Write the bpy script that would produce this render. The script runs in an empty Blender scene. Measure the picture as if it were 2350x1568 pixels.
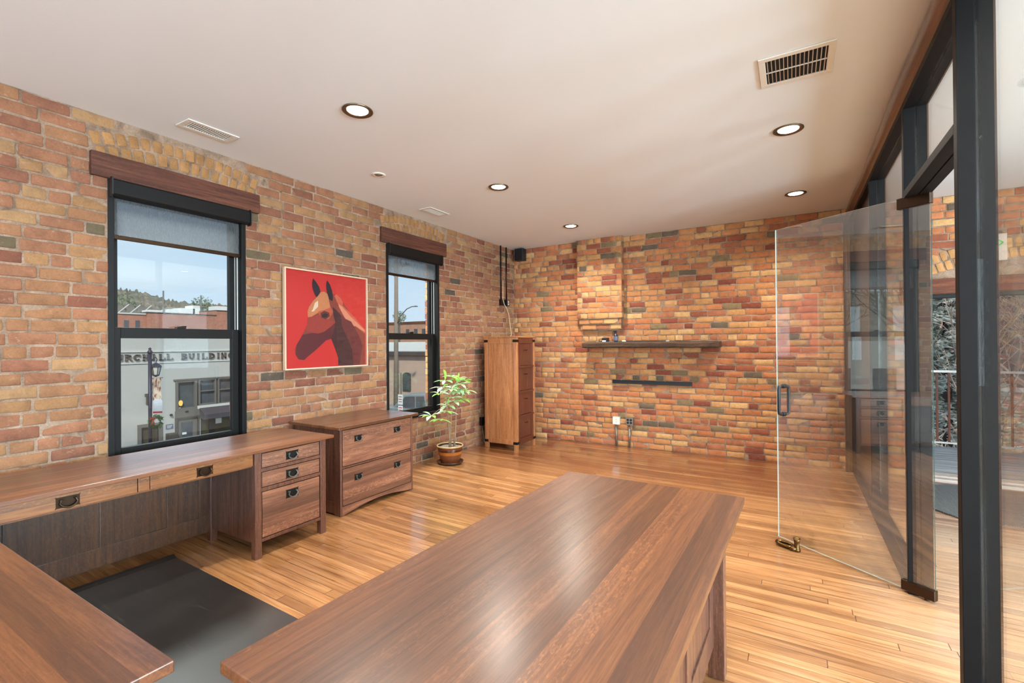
import bpy, math, random
from mathutils import Vector, Matrix
from math import pi, sin, cos, radians as R_

random.seed(7)
C = bpy.context.scene.collection
scene = bpy.context.scene

# ------------------------------------------------------------------ camera
cam_d = bpy.data.cameras.new('camera')
cam_d.sensor_width = 36.0
cam_d.lens = 1084.384 * 36.0 / 2350.0
cam_d.clip_start = 0.05
cam_d.clip_end = 1500
cam = bpy.data.objects.new('camera', cam_d)
C.objects.link(cam)
yaw, pit, rol = R_(30.7338), R_(0.2724), R_(-0.4476)
Fv = Vector((-sin(yaw) * cos(pit), cos(yaw) * cos(pit), sin(pit)))
Rv = Vector((cos(yaw), sin(yaw), 0))
Uv = Rv.cross(Fv)
R2 = Rv * cos(rol) + Uv * sin(rol)
U2 = -Rv * sin(rol) + Uv * cos(rol)
cam.matrix_world = Matrix(((R2.x, U2.x, -Fv.x, 0), (R2.y, U2.y, -Fv.y, 0), (R2.z, U2.z, -Fv.z, 1.5), (0, 0, 0, 1)))
scene.camera = cam

# ------------------------------------------------------------------ view
vs = scene.view_settings
vs.view_transform = 'Standard'
vs.look = 'None'
vs.exposure = 0.0
vs.gamma = 1.0
vs.use_curve_mapping = False
scene.cycles.use_denoising = True
scene.cycles.max_bounces = 8
scene.cycles.diffuse_bounces = 4
scene.cycles.glossy_bounces = 4
scene.cycles.transmission_bounces = 6
scene.cycles.transparent_max_bounces = 16
scene.cycles.caustics_reflective = False
scene.cycles.caustics_refractive = False
scene.cycles.sample_clamp_indirect = 6.0

# ------------------------------------------------------------------ sky
world = bpy.data.worlds.new('sky')
scene.world = world
world.use_nodes = True
wn = world.node_tree
for n in list(wn.nodes):
    wn.nodes.remove(n)
w_out = wn.nodes.new('ShaderNodeOutputWorld')
w_bg = wn.nodes.new('ShaderNodeBackground')
w_tc = wn.nodes.new('ShaderNodeTexCoord')
w_sep = wn.nodes.new('ShaderNodeSeparateXYZ')
w_r = wn.nodes.new('ShaderNodeValToRGB')
w_n = wn.nodes.new('ShaderNodeTexNoise')
w_mx = wn.nodes.new('ShaderNodeMix')
w_mx.data_type = 'RGBA'
w_map = wn.nodes.new('ShaderNodeMapping')
w_map.inputs['Scale'].default_value = (1, 1, 5)
w_cr = wn.nodes.new('ShaderNodeValToRGB')
w_r.color_ramp.elements[0].position = 0.0
w_r.color_ramp.elements[0].color = (0.55, 0.66, 0.80, 1)
w_r.color_ramp.elements[1].position = 0.45
w_r.color_ramp.elements[1].color = (0.30, 0.47, 0.72, 1)
w_cr.color_ramp.elements[0].position = 0.48
w_cr.color_ramp.elements[0].color = (0, 0, 0, 1)
w_cr.color_ramp.elements[1].position = 0.75
w_cr.color_ramp.elements[1].color = (0.6, 0.6, 0.6, 1)
w_n.inputs['Scale'].default_value = 2.2
w_n.inputs['Detail'].default_value = 6
L = wn.links
L.new(w_tc.outputs['Generated'], w_sep.inputs[0])
L.new(w_sep.outputs['Z'], w_r.inputs[0])
L.new(w_tc.outputs['Generated'], w_map.inputs[0])
L.new(w_map.outputs[0], w_n.inputs['Vector'])
L.new(w_n.outputs['Fac'], w_cr.inputs[0])
L.new(w_cr.outputs[0], w_mx.inputs[0])
L.new(w_r.outputs[0], w_mx.inputs[6])
w_mx.inputs[7].default_value = (0.68, 0.72, 0.78, 1)
L.new(w_mx.outputs[2], w_bg.inputs[0])
w_bg.inputs[1].default_value = 1.4
L.new(w_bg.outputs[0], w_out.inputs[0])


def light(name, kind, loc, energy, color, rot=(0, 0, 0), **kw):
    d = bpy.data.lights.new(name, kind)
    d.energy = energy
    d.color = color
    for k, v in kw.items():
        setattr(d, k, v)
    o = bpy.data.objects.new(name, d)
    o.location = loc
    o.rotation_euler = rot
    C.objects.link(o)
    return o


# sun on the street side (behind the camera's shoulder, above the roof)
light('sun', 'SUN', (0, 0, 20), 3.8, (1.0, 0.95, 0.87), (R_(48), 0, R_(44)), angle=R_(1.5))
# added fill lamps at openings invented in the unseen rear and right walls
for i, y in enumerate((-3.2, -1.2, 0.9, 2.7)):
    light('added_window_fill', 'AREA', (5.35, y, 1.75), 350, (0.66, 0.86, 1.0), (0, R_(90), 0),
          shape='RECTANGLE', size=1.7, size_y=1.1)
for i, x in enumerate((-2.9, -0.9, 1.3, 3.5)):
    light('added_window_fill', 'AREA', (x, -4.05, 1.75), 70, (0.66, 0.86, 1.0), (R_(90), 0, 0),
          shape='RECTANGLE', size=1.1, size_y=1.8)

# added lamps outside, above view, boosting sky light through the two street windows
for y in (1.80, 4.33):
    light('added_sky_fill', 'AREA', (-5.5, y, 4.3), 480, (0.97, 0.97, 0.96), (0, R_(-32), 0), shape='RECTANGLE', size=1.3, size_y=1.5)

# ------------------------------------------------------------------ node helper


class NT:
    def __init__(s, name):
        s.m = bpy.data.materials.new(name)
        s.m.use_nodes = True
        s.t = s.m.node_tree
        for n in list(s.t.nodes):
            s.t.nodes.remove(n)
        s.out = s.t.nodes.new('ShaderNodeOutputMaterial')

    def n(s, kind, props=None, **ins):
        nd = s.t.nodes.new('ShaderNode' + kind)
        for k, v in (props or {}).items():
            setattr(nd, k, v)
        for k, v in ins.items():
            key = k.replace('_', ' ')
            if k[0] == 'i' and k[1:].isdigit():
                key = int(k[1:])
            s.set(nd, key, v)
        return nd

    def set(s, nd, key, v):
        sock = nd.inputs[key]
        if isinstance(v, bpy.types.NodeSocket):
            s.t.links.new(v, sock)
        elif isinstance(v, bpy.types.Node):
            s.t.links.new(v.outputs[0], sock)
        else:
            if isinstance(v, tuple) and len(v) == 3 and sock.type == 'RGBA':
                v = v + (1,)
            sock.default_value = v

    def math(s, op, a, b=0.0, c=None):
        nd = s.n('Math', {'operation': op}, i0=a, i1=b)
        if c is not None:
            s.set(nd, 2, c)
        return nd.outputs[0]

    def mix(s, f, a, b, blend='MIX'):
        nd = s.n('Mix', {'data_type': 'RGBA', 'blend_type': blend})
        s.set(nd, 0, f)
        s.set(nd, 6, a)
        s.set(nd, 7, b)
        return nd.outputs[2]

    def ramp(s, f, stops, interp='LINEAR'):
        nd = s.n('ValToRGB')
        cr = nd.color_ramp
        cr.interpolation = interp
        while len(cr.elements) < len(stops):
            cr.elements.new(0.5)
        for e, (p, c) in zip(cr.elements, stops):
            e.position = p
            e.color = (c, c, c, 1) if not isinstance(c, tuple) else c + (1,)
        s.set(nd, 0, f)
        return nd.outputs[0]

    def noise(s, vec, scale, detail=4, rough=0.55, dist=0.0):
        nd = s.n('TexNoise', None, Scale=scale, Detail=detail, Roughness=rough, Distortion=dist)
        if vec is not None:
            s.set(nd, 'Vector', vec)
        return nd.outputs['Fac']

    def coord(s, kind='Object', scale=(1, 1, 1), loc=(0, 0, 0)):
        tc = s.n('TexCoord')
        mp = s.n('Mapping', None, Vector=tc.outputs[kind], Scale=scale, Location=loc)
        return mp.outputs[0]

    def bump(s, h, strength=0.3, dist=0.01):
        return s.n('Bump', None, Height=h, Strength=strength, Distance=dist).outputs[0]

    def bsdf(s, **kw):
        b = s.n('BsdfPrincipled')
        for k, v in kw.items():
            s.set(b, k.replace('_', ' '), v)
        s.t.links.new(b.outputs[0], s.out.inputs[0])
        return s.m


def hexc(r, g, b):
    f = lambda c: (c / 255) / 12.92 if c / 255 <= 0.04045 else ((c / 255 + 0.055) / 1.055) ** 2.4
    return (f(r), f(g), f(b))


def plain(name, col, rough=0.5, metal=0.0, bumps=0.0, bscale=60, var=0.08, spec=0.5):
    # a plain painted, glazed or metallic finish with slight tonal variation
    t = NT(name)
    co = t.coord()
    nz = t.noise(co, bscale, 4)
    lo = tuple(c * (1 - var) for c in col)
    hi = tuple(min(1, c * (1 + var)) for c in col)
    kw = dict(Base_Color=t.mix(nz, lo, hi), Roughness=rough, Metallic=metal, Specular_IOR_Level=spec)
    if bumps:
        kw['Normal'] = t.bump(nz, bumps, 0.004)
    m = t.bsdf(**kw)
    return m


def wood(name, dark, mid, lite, axis='y', strip=0.09, rough=0.36, strips=True, fleck=0.35, acrossax=None, coat=0.9):
    """oak: grain along axis, glued boards of random tone, short pale ray flecks"""
    t = NT(name)
    tc = t.n('TexCoord').outputs['Object']
    sp = t.n('SeparateXYZ', None, Vector=tc)
    ax = {'x': 0, 'y': 1, 'z': 2}
    u = sp.outputs[ax[axis]]
    others = [a for a in 'xyz' if a != axis]
    if acrossax:
        va, wa = acrossax, [a for a in others if a != acrossax][0]
    else:
        va, wa = others
    v, w = sp.outputs[ax[va]], sp.outputs[ax[wa]]
    if strips:
        idx = t.math('FLOOR', t.math('DIVIDE', v, strip))
        # boards are also butt-jointed along their length
        off = t.n('TexWhiteNoise', {'noise_dimensions': '1D'}, W=idx).outputs['Value']
    else:
        idx = t.math('FLOOR', t.math('DIVIDE', v, 5.0))
        off = t.n('TexWhiteNoise', {'noise_dimensions': '1D'}, W=idx).outputs['Value']
    shift = t.math('MULTIPLY', off, 17.3)
    cv = t.n('CombineXYZ', None, X=t.math('ADD', t.math('MULTIPLY', u, 1.6), shift),
             Y=t.math('MULTIPLY', v, 30.0), Z=t.math('MULTIPLY', w, 30.0)).outputs[0]
    g1 = t.noise(cv, 1.0, 6, 0.62, 1.1)
    cf = t.n('CombineXYZ', None, X=t.math('ADD', t.math('MULTIPLY', u, 6.0), shift),
             Y=t.math('MULTIPLY', v, 190.0), Z=t.math('MULTIPLY', w, 190.0)).outputs[0]
    g2 = t.noise(cf, 1.0, 3, 0.6, 0.4)
    ck = t.n('CombineXYZ', None, X=t.math('ADD', t.math('MULTIPLY', u, 46.0), shift),
             Y=t.math('MULTIPLY', v, 120.0), Z=t.math('MULTIPLY', w, 120.0)).outputs[0]
    g3 = t.noise(ck, 1.0, 2, 0.5, 0.9)
    g3 = t.ramp(g3, [(0.5, 0.0), (0.70, 1.0)])
    if strips:
        # only some boards are cut to show the rays
        g3 = t.math('MULTIPLY', g3, t.ramp(t.math('FRACT', t.math('MULTIPLY', off, 7.7)), [(0.2, 0.15), (0.8, 1.0)]))
    cb = t.noise(t.n('CombineXYZ', None, X=t.math('MULTIPLY', u, 1.3), Y=t.math('ADD', t.math('MULTIPLY', v, 3.0), shift),
                     Z=t.math('MULTIPLY', w, 3.0)).outputs[0], 1.0, 2)
    base = t.ramp(g1, [(0.22, dark), (0.5, mid), (0.8, lite)])
    fine = t.ramp(g2, [(0.35, (0.62, 0.58, 0.55)), (0.6, (1.08, 1.06, 1.04))])
    col = t.mix(0.75, base, fine, 'MULTIPLY')
    col = t.mix(t.math('MULTIPLY', g3, fleck), col, tuple(min(1, c * 1.55) for c in lite))
    if strips:
        tone = t.ramp(off, [(0.0, (0.58, 0.54, 0.52)), (0.3, (0.88, 0.86, 0.85)), (0.6, (1.08, 1.06, 1.02)), (1.0, (1.42, 1.38, 1.30))])
        col = t.mix(0.85, col, tone, 'MULTIPLY')
    col = t.mix(0.5, col, t.ramp(cb, [(0.3, 0.75), (0.7, 1.2)]), 'MULTIPLY')
    return t.bsdf(Base_Color=col, Roughness=t.ramp(g1, [(0.2, rough + 0.08), (0.8, rough - 0.05)]),
                  Normal=t.bump(g2, 0.12, 0.002), Coat_Weight=coat, Coat_Roughness=0.27)


# ------------------------------------------------------------------ materials
M = {}
OD, OM, OL = hexc(78, 42, 22), hexc(106, 62, 34), hexc(132, 84, 50)
M['oak_y'] = wood('oak_along_y', OD, OM, OL, 'y', 0.085, 0.40, acrossax='x', fleck=0.4)
M['oak_yz'] = wood('oak_drawer_front', hexc(78, 48, 36), hexc(120, 80, 62), hexc(158, 112, 88), 'y', 0.07, 0.42, acrossax='z', fleck=0.45)
M['oak_z'] = wood('oak_upright', hexc(60, 34, 26), hexc(98, 60, 46), hexc(134, 88, 66), 'z', 0.3, 0.42, strips=False, fleck=0.25)
M['oak_panel'] = wood('oak_knee_panel', hexc(44, 24, 11), hexc(76, 44, 20), hexc(106, 66, 32), 'z', 0.12, 0.45, strips=False, fleck=0.3)
M['oak_apron'] = wood('oak_pencil_drawer', hexc(88, 50, 22), hexc(128, 78, 38), hexc(160, 106, 56), 'y', 0.05, 0.4, acrossax='z', fleck=0.4)
M['oak_x'] = wood('oak_along_x', OD, OM, OL, 'x', 0.085, 0.40, acrossax='y', fleck=0.9)  # oak flecks strengthened so their pale colour stands in for window sheen
M['cherry_z'] = wood('warm_oak_upright', hexc(128, 76, 42), hexc(166, 106, 64), hexc(196, 138, 92), 'z', 0.2, 0.35, strips=False, fleck=0.15)
M['cherry_d'] = wood('warm_oak_drawer', hexc(58, 22, 15), hexc(82, 36, 24), hexc(106, 50, 32), 'z', 0.2, 0.3, strips=False, fleck=0.1)
M['lintel'] = wood('lintel_timber', hexc(52, 26, 17), hexc(88, 46, 30), hexc(122, 72, 48), 'y', 0.4, 0.75, strips=False, fleck=0.1, coat=0)
M['lintel_x'] = wood('lintel_timber_x', hexc(60, 26, 12), hexc(100, 48, 22), hexc(140, 76, 38), 'x', 0.4, 0.7, strips=False, fleck=0.1, coat=0)
M['mantel'] = wood('weathered_mantel', hexc(34, 22, 15), hexc(74, 52, 36), hexc(124, 92, 64), 'x', 0.4, 0.8, strips=False, fleck=0.1, coat=0)
M['log'] = wood('varnished_log', hexc(34, 14, 6), hexc(78, 38, 14), hexc(128, 70, 28), 'y', 0.4, 0.3, strips=False, fleck=0.05, coat=1.0)
M['stud'] = wood('dark_stud', hexc(48, 28, 16), hexc(84, 54, 32), hexc(120, 84, 54), 'z', 0.4, 0.6, strips=False, fleck=0.05, coat=0)
M['black_metal'] = plain('blackened_steel', hexc(40, 35, 34), 0.38, 0.75, 0.1, 30, 0.3)
M['frame_steel'] = plain('dark_bronze_steel', hexc(19, 17, 18), 0.55, 0.0, 0.08, 14, 0.35, 0.16)
M['window_black'] = plain('black_window_frame', hexc(20, 18, 17), 0.5, 0.0, 0.05, 60, 0.2, 0.22)
M['bronze'] = plain('oil_rubbed_bronze', hexc(62, 44, 30), 0.35, 0.8, 0.1, 60, 0.3)
M['ring'] = plain('nickel_trim_ring', hexc(120, 104, 84), 0.28, 0.9, 0, 60, 0.1)
M['pewter'] = plain('pewter_bail', hexc(120, 120, 116), 0.34, 0.8, 0.15, 90, 0.4)
M['plate'] = plain('dark_iron_plate', hexc(38, 36, 34), 0.5, 0.7, 0.3, 90, 0.4)
M['brass'] = plain('old_brass', hexc(110, 82, 48), 0.25, 0.95, 0.2, 40, 0.4)
M['liner'] = plain('pale_jamb_liner', hexc(190, 188, 184), 0.5)
M['white_metal'] = plain('white_enamel', hexc(226, 220, 210), 0.45)
M['white_plastic'] = plain('white_plastic', hexc(225, 222, 214), 0.4)
M['galv'] = plain('galvanised_conduit', hexc(150, 146, 138), 0.38, 0.8, 0.05, 60, 0.2)
M['void'] = plain('dark_duct', hexc(20, 17, 14), 0.9)
M['black_plastic'] = plain('black_plastic', hexc(22, 22, 26), 0.45)
M['picture_frame'] = plain('pale_maple_frame', hexc(200, 172, 146), 0.5, 0, 0.1, 60, 0.06)
M['stucco_grey'] = plain('grey_stucco', hexc(186, 183, 178), 0.9, 0, 0.25, 9, 0.05)
M['stucco_lite'] = plain('pale_grey_stucco', hexc(206, 202, 196), 0.9, 0, 0.25, 9, 0.04)
M['stucco_tan'] = plain('tan_stucco', hexc(196, 166, 148), 0.9, 0, 0.2, 6, 0.06)
M['grey_paint'] = plain('grey_paint', hexc(108, 103, 98), 0.6)
M['grey_dark'] = plain('dark_grey_paint', hexc(76, 70, 66), 0.6)
M['letter'] = plain('bronze_letters', hexc(96, 88, 84), 0.5, 0.2)
M['letter_edge'] = plain('letter_edge', hexc(70, 64, 62), 0.5, 0.2)
M['navy'] = plain('navy_post', hexc(40, 38, 58), 0.4, 0.2)
M['awning'] = plain('charcoal_awning', hexc(66, 60, 66), 0.8)
M['white_roof'] = plain('white_roof', hexc(235, 233, 228), 0.8, 0, 0, 3, 0.06)
M['concrete'] = plain('concrete', hexc(165, 160, 152), 0.9, 0, 0.1, 4, 0.1)
M['asphalt'] = plain('asphalt', hexc(92, 90, 90), 0.9, 0, 0.1, 3, 0.1)
M['bark'] = plain('bark', hexc(104, 92, 84), 0.9, 0, 0.3, 20, 0.25)
M['bark_lite'] = plain('pale_twigs', hexc(180, 160, 144), 0.9, 0, 0.3, 20, 0.25)
M['pole_wood'] = plain('weathered_pole', hexc(140, 126, 112), 0.9, 0, 0.3, 10, 0.2)
M['red'] = plain('red_ribbon', hexc(176, 26, 34), 0.6)
M['wreath'] = plain('wreath_green', hexc(52, 92, 40), 0.8, 0, 0.3, 60, 0.5)
M['rust'] = plain('rusted_steel', hexc(112, 62, 44), 0.7, 0.2, 0.2, 60, 0.3)
M['rail_cap'] = plain('pale_rail_cap', hexc(206, 200, 190), 0.5, 0.2)
M['spruce'] = plain('spruce_needles', hexc(206, 216, 206), 0.8, 0, 0.3, 9, 0.45)
M['shrub'] = plain('juniper_green', hexc(130, 144, 112), 0.8, 0, 0.3, 9, 0.45)
M['silver_paint'] = plain('silver_car_paint', hexc(150, 158, 160), 0.3, 0.4)
M['tyre'] = plain('tyre_rubber', hexc(30, 30, 30), 0.8)
M['soil'] = plain('potting_soil', hexc(120, 108, 96), 0.95, 0, 0.8, 120, 0.6)
M['stem'] = plain('grey_green_stem', hexc(142, 122, 96), 0.7, 0, 0.2, 60, 0.2)
M['glaze_dark'] = plain('dark_brown_glaze', hexc(66, 36, 26), 0.14, 0, 0.05, 30, 0.3)
M['glaze_mid'] = plain('chestnut_glaze', hexc(104, 58, 34), 0.16, 0, 0.05, 30, 0.35)
M['glaze_amber'] = plain('amber_glaze', hexc(158, 94, 34), 0.14, 0, 0.05, 30, 0.25)
M['glaze_rim'] = plain('cream_rim_glaze', hexc(186, 158, 112), 0.16, 0, 0.05, 30, 0.15)
M['tan_cord'] = plain('cream_cord', hexc(206, 186, 154), 0.6)
M['paper'] = plain('white_paper', hexc(225, 225, 222), 0.8)
M['green'] = plain('green_sign_ink', hexc(46, 176, 66), 0.5)
M['blue_label'] = plain('blue_grey_label', hexc(92, 100, 122), 0.5)
M['flesh_pink'] = plain('edge_lit_sign_plate', hexc(196, 168, 148), 0.35)


def ceiling_mat():
    t = NT('ceiling_paint')
    co = t.coord()
    a = t.noise(co, 0.8, 3)
    b = t.noise(co, 160, 3)
    return t.bsdf(Base_Color=t.mix(a, hexc(228, 233, 238), hexc(234, 239, 244)), Roughness=0.92, Normal=t.bump(b, 0.12, 0.003))


M['ceiling'] = ceiling_mat()


def plaster_mat():
    t = NT('plain_plaster')
    co = t.coord()
    return t.bsdf(Base_Color=t.mix(t.noise(co, 1.2), hexc(200, 188, 170), hexc(214, 202, 186)), Roughness=0.9)


M['plaster'] = plaster_mat()


def brick_mat():
    t = NT('old_brick_face')
    co = t.coord()
    att = t.n('Attribute', {'attribute_name': 'bc'}).outputs['Color']
    n1 = t.noise(co, 14, 5, 0.6)
    n2 = t.noise(co, 90, 5, 0.7)
    n3 = t.noise(co, 3.2, 4, 0.6)
    c = t.mix(0.8, att, t.ramp(n1, [(0.3, (0.72, 0.70, 0.68)), (0.5, (1.0, 1.0, 1.0)), (0.72, (1.22, 1.18, 1.14))]), 'MULTIPLY')
    c = t.mix(0.6, c, t.ramp(n2, [(0.3, 0.72), (0.6, 1.12)]), 'MULTIPLY')
    # scraps of old mortar and soot left on the faces
    c = t.mix(t.ramp(t.noise(co, 30, 5, 0.7, 0.6), [(0.60, 0.0), (0.72, 0.55)]), c, hexc(176, 146, 124))
    c = t.mix(t.ramp(n3, [(0.60, 0.0), (0.78, 0.32)]), c, hexc(96, 70, 52))
    return t.bsdf(Base_Color=c, Roughness=0.86, Specular_IOR_Level=0.3, Normal=t.bump(t.math('ADD', n2, t.math('MULTIPLY', n1, 1.2)), 0.55, 0.006))


def mortar_mat():
    t = NT('lime_mortar')
    co = t.coord()
    n1 = t.noise(co, 9, 5, 0.6, 0.5)
    n2 = t.noise(co, 110, 5, 0.7)
    n4 = t.noise(co, 5, 4, 0.6, 1.5)
    c = t.ramp(n1, [(0.3, hexc(128, 104, 86)), (0.52, hexc(166, 138, 116)), (0.72, hexc(188, 160, 138))])
    c = t.mix(t.ramp(n4, [(0.60, 0.0), (0.70, 0.75)]), c, hexc(84, 72, 60))
    c = t.mix(0.7, c, t.ramp(n2, [(0.3, 0.6), (0.6, 1.15)]), 'MULTIPLY')
    return t.bsdf(Base_Color=c, Roughness=0.95, Specular_IOR_Level=0.2, Normal=t.bump(t.math('ADD', n2, n1), 0.9, 0.012))


M['brick'] = brick_mat()
M['mortar'] = mortar_mat()


def far_brick(name, a, b, mort, scale=4.0):
    t = NT(name)
    tc = t.n('TexCoord').outputs['Object']
    sp = t.n('SeparateXYZ', None, Vector=tc)
    v = t.n('CombineXYZ', None, X=t.math('ADD', sp.outputs[0], sp.outputs[1]), Y=sp.outputs[2]).outputs[0]
    br = t.n('TexBrick', None, Vector=v, Scale=scale, Color1=a, Color2=b, Mortar=mort)
    br.inputs['Mortar Size'].default_value = 0.025
    br.inputs['Row Height'].default_value = 0.3
    br.inputs['Brick Width'].default_value = 0.9
    nz = t.noise(tc, 1.5, 4)
    return t.bsdf(Base_Color=t.mix(0.6, br.outputs[0], t.ramp(nz, [(0.3, 0.8), (0.7, 1.15)]), 'MULTIPLY'), Roughness=0.9)


M['brick_far'] = far_brick('street_brick', hexc(186, 122, 100), hexc(172, 104, 84), hexc(190, 150, 132))
M['brick_far2'] = far_brick('tan_brick', hexc(190, 140, 112), hexc(176, 122, 96), hexc(190, 160, 140))
M['brick_pink'] = far_brick('neighbour_pink_brick', hexc(206, 160, 144), hexc(190, 138, 122), hexc(214, 196, 186))


def floor_mat():
    t = NT('old_strip_floor')
    tc = t.n('TexCoord').outputs['Object']
    sp = t.n('SeparateXYZ', None, Vector=tc)
    u, v = sp.outputs[0], sp.outputs[1]
    w = 0.0635
    wob = t.math('MULTIPLY', t.math('SUBTRACT', t.noise(tc, 1.1, 2), 0.5), 0.012)
    vv = t.math('DIVIDE', t.math('ADD', v, wob), w)
    idx = t.math('FLOOR', vv)
    fr = t.math('SUBTRACT', vv, idx)
    r1 = t.n('TexWhiteNoise', {'noise_dimensions': '1D'}, W=idx).outputs['Value']
    uu = t.math('DIVIDE', t.math('ADD', u, t.math('MULTIPLY', r1, 9.0)), 1.9)
    idu = t.math('FLOOR', uu)
    fu = t.math('SUBTRACT', uu, idu)
    r2 = t.n('TexWhiteNoise', {'noise_dimensions': '2D'}, Vector=t.n('CombineXYZ', None, X=idx, Y=idu).outputs[0]).outputs['Value']
    cv = t.n('CombineXYZ', None, X=t.math('ADD', t.math('MULTIPLY', u, 1.6), t.math('MULTIPLY', r2, 31.0)), Y=t.math('MULTIPLY', v, 34.0), Z=0.0).outputs[0]
    g = t.noise(cv, 1.0, 6, 0.62, 0.8)
    cf = t.n('CombineXYZ', None, X=t.math('ADD', t.math('MULTIPLY', u, 7.0), t.math('MULTIPLY', r2, 11.0)), Y=t.math('MULTIPLY', v, 170.0), Z=0.0).outputs[0]
    g2 = t.noise(cf, 1.0, 3, 0.6)
    col = t.ramp(g, [(0.26, hexc(124, 80, 46)), (0.48, hexc(168, 118, 74)), (0.72, hexc(198, 150, 104))])
    col = t.mix(0.8, col, t.ramp(r2, [(0.0, (0.58, 0.50, 0.44)), (0.3, (0.88, 0.82, 0.78)), (0.65, (1.05, 1.02, 1.0)), (1.0, (1.28, 1.24, 1.2))]), 'MULTIPLY')
    col = t.mix(0.5, col, t.ramp(g2, [(0.3, 0.74), (0.6, 1.1)]), 'MULTIPLY')
    # worn, paler traffic zone beyond and beside the glass wall; darker stained field far back
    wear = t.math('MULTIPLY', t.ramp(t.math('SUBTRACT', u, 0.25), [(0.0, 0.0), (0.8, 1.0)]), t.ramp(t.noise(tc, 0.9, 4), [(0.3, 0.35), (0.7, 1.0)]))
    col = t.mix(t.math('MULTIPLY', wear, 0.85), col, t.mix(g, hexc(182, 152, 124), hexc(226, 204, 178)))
    stain = t.math('MULTIPLY', t.ramp(t.math('ADD', t.math('MULTIPLY', v, 0.45), -2.1), [(0.0, 0.0), (0.35, 1.0)]), t.ramp(t.noise(cv, 0.25, 3), [(0.36, 0.0), (0.54, 1.0)]))
    col = t.mix(t.math('MULTIPLY', stain, 0.85), col, hexc(112, 60, 30))
    # pale scuffs
    cs = t.n('CombineXYZ', None, X=t.math('MULTIPLY', u, 5.0), Y=t.math('MULTIPLY', v, 60.0), Z=3.0).outputs[0]
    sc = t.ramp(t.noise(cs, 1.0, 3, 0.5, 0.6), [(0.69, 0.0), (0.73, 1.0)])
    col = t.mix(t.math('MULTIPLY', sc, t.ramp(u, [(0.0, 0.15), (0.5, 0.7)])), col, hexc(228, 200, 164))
    # gaps
    e = t.math('MINIMUM', fr, t.math('SUBTRACT', 1.0, fr))
    gapw = t.math('ADD', 0.012, t.math('MULTIPLY', t.ramp(t.noise(tc, 2.3, 3), [(0.45, 0.0), (0.75, 1.0)]), 0.05))
    gap = t.math('LESS_THAN', e, gapw)
    eu = t.math('LESS_THAN', t.math('MINIMUM', fu, t.math('SUBTRACT', 1.0, fu)), 0.0011)
    gap = t.math('MAXIMUM', gap, eu)
    col = t.mix(t.math('MULTIPLY', gap, 0.82), col, hexc(58, 30, 16))
    h = t.math('SUBTRACT', t.math('MULTIPLY', g2, 0.25), t.math('MULTIPLY', gap, 1.0))
    rough = t.math('ADD', 0.17, t.math('MULTIPLY', t.noise(cv, 0.6, 4), 0.26))
    # each board is cupped a little on its own
    til = t.math('MULTIPLY', t.math('MULTIPLY', fr, t.math('SUBTRACT', 1.0, fr)), 2.2)
    nrm = t.bump(t.math('ADD', h, til), 0.35, 0.003)
    return t.bsdf(Base_Color=col, Roughness=rough, Normal=nrm, Coat_Weight=1.0, Coat_Roughness=0.13)


M['floor'] = floor_mat()


def glass_mat(name, tint=(0.93, 0.97, 0.95), refl=0.04, dirt=0.0):
    t = NT(name)
    lw = t.n('LayerWeight', None, Blend=0.5)
    f = t.math('POWER', lw.outputs['Facing'], 5.0)
    f = t.math('ADD', refl, t.math('MULTIPLY', f, 0.96 - refl))
    tr = t.n('BsdfTransparent', None, Color=tint)
    gl = t.n('BsdfGlossy', None, Roughness=0.0, Color=(1, 1, 1))
    mx = t.n('MixShader')
    t.set(mx, 0, f)
    t.t.links.new(tr.outputs[0], mx.inputs[1])
    t.t.links.new(gl.outputs[0], mx.inputs[2])
    sh = mx
    if dirt:
        df = t.n('BsdfDiffuse', None, Color=(0.75, 0.74, 0.7))
        m2 = t.n('MixShader')
        t.set(m2, 0, dirt)
        t.t.links.new(mx.outputs[0], m2.inputs[1])
        t.t.links.new(df.outputs[0], m2.inputs[2])
        sh = m2
    t.t.links.new(sh.outputs[0], t.out.inputs[0])
    return t.m


M['glass'] = glass_mat('window_glass')
M['door_glass'] = glass_mat('tempered_glass', (0.96, 0.98, 0.97), 0.14, 0.010)
M['partition_glass'] = glass_mat('partition_glass', (0.96, 0.98, 0.97), 0.06, 0.006)
M['picture_glass'] = glass_mat('picture_glazing', (1, 1, 1), 0.05)
M['glass_edge'] = plain('polished_glass_edge', hexc(196, 214, 206), 0.2)


def fabric_mat():
    t = NT('shade_mesh')
    co = t.coord('Object', (1, 1, 1))
    nz = t.noise(t.coord('Object', (1, 260, 14)), 1.0, 3)
    tr = t.n('BsdfTransparent', None, Color=(0.55, 0.55, 0.56))
    df = t.n('BsdfDiffuse', None, Color=hexc(104, 106, 108))
    tl = t.n('BsdfTranslucent', None, Color=hexc(104, 106, 108))
    a = t.n('AddShader')
    t.t.links.new(df.outputs[0], a.inputs[0])
    t.t.links.new(tl.outputs[0], a.inputs[1])
    mx = t.n('MixShader')
    t.set(mx, 0, t.ramp(nz, [(0.3, 0.28), (0.7, 0.5)]))
    t.t.links.new(tr.outputs[0], mx.inputs[1])
    t.t.links.new(a.outputs[0], mx.inputs[2])
    t.t.links.new(mx.outputs[0], t.out.inputs[0])
    return t.m


M['shade'] = fabric_mat()


def emit(name, col, s):
    t = NT(name)
    e = t.n('Emission', None, Color=col, Strength=s)
    t.t.links.new(e.outputs[0], t.out.inputs[0])
    return t.m


M['lamp_on'] = emit('lamp_lens', (1.0, 0.9, 0.74), 9.0)
M['lamp_dim'] = emit('warm_bulb', (1.0, 0.55, 0.15), 1.4)
M['mat_rubber'] = None


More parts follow.
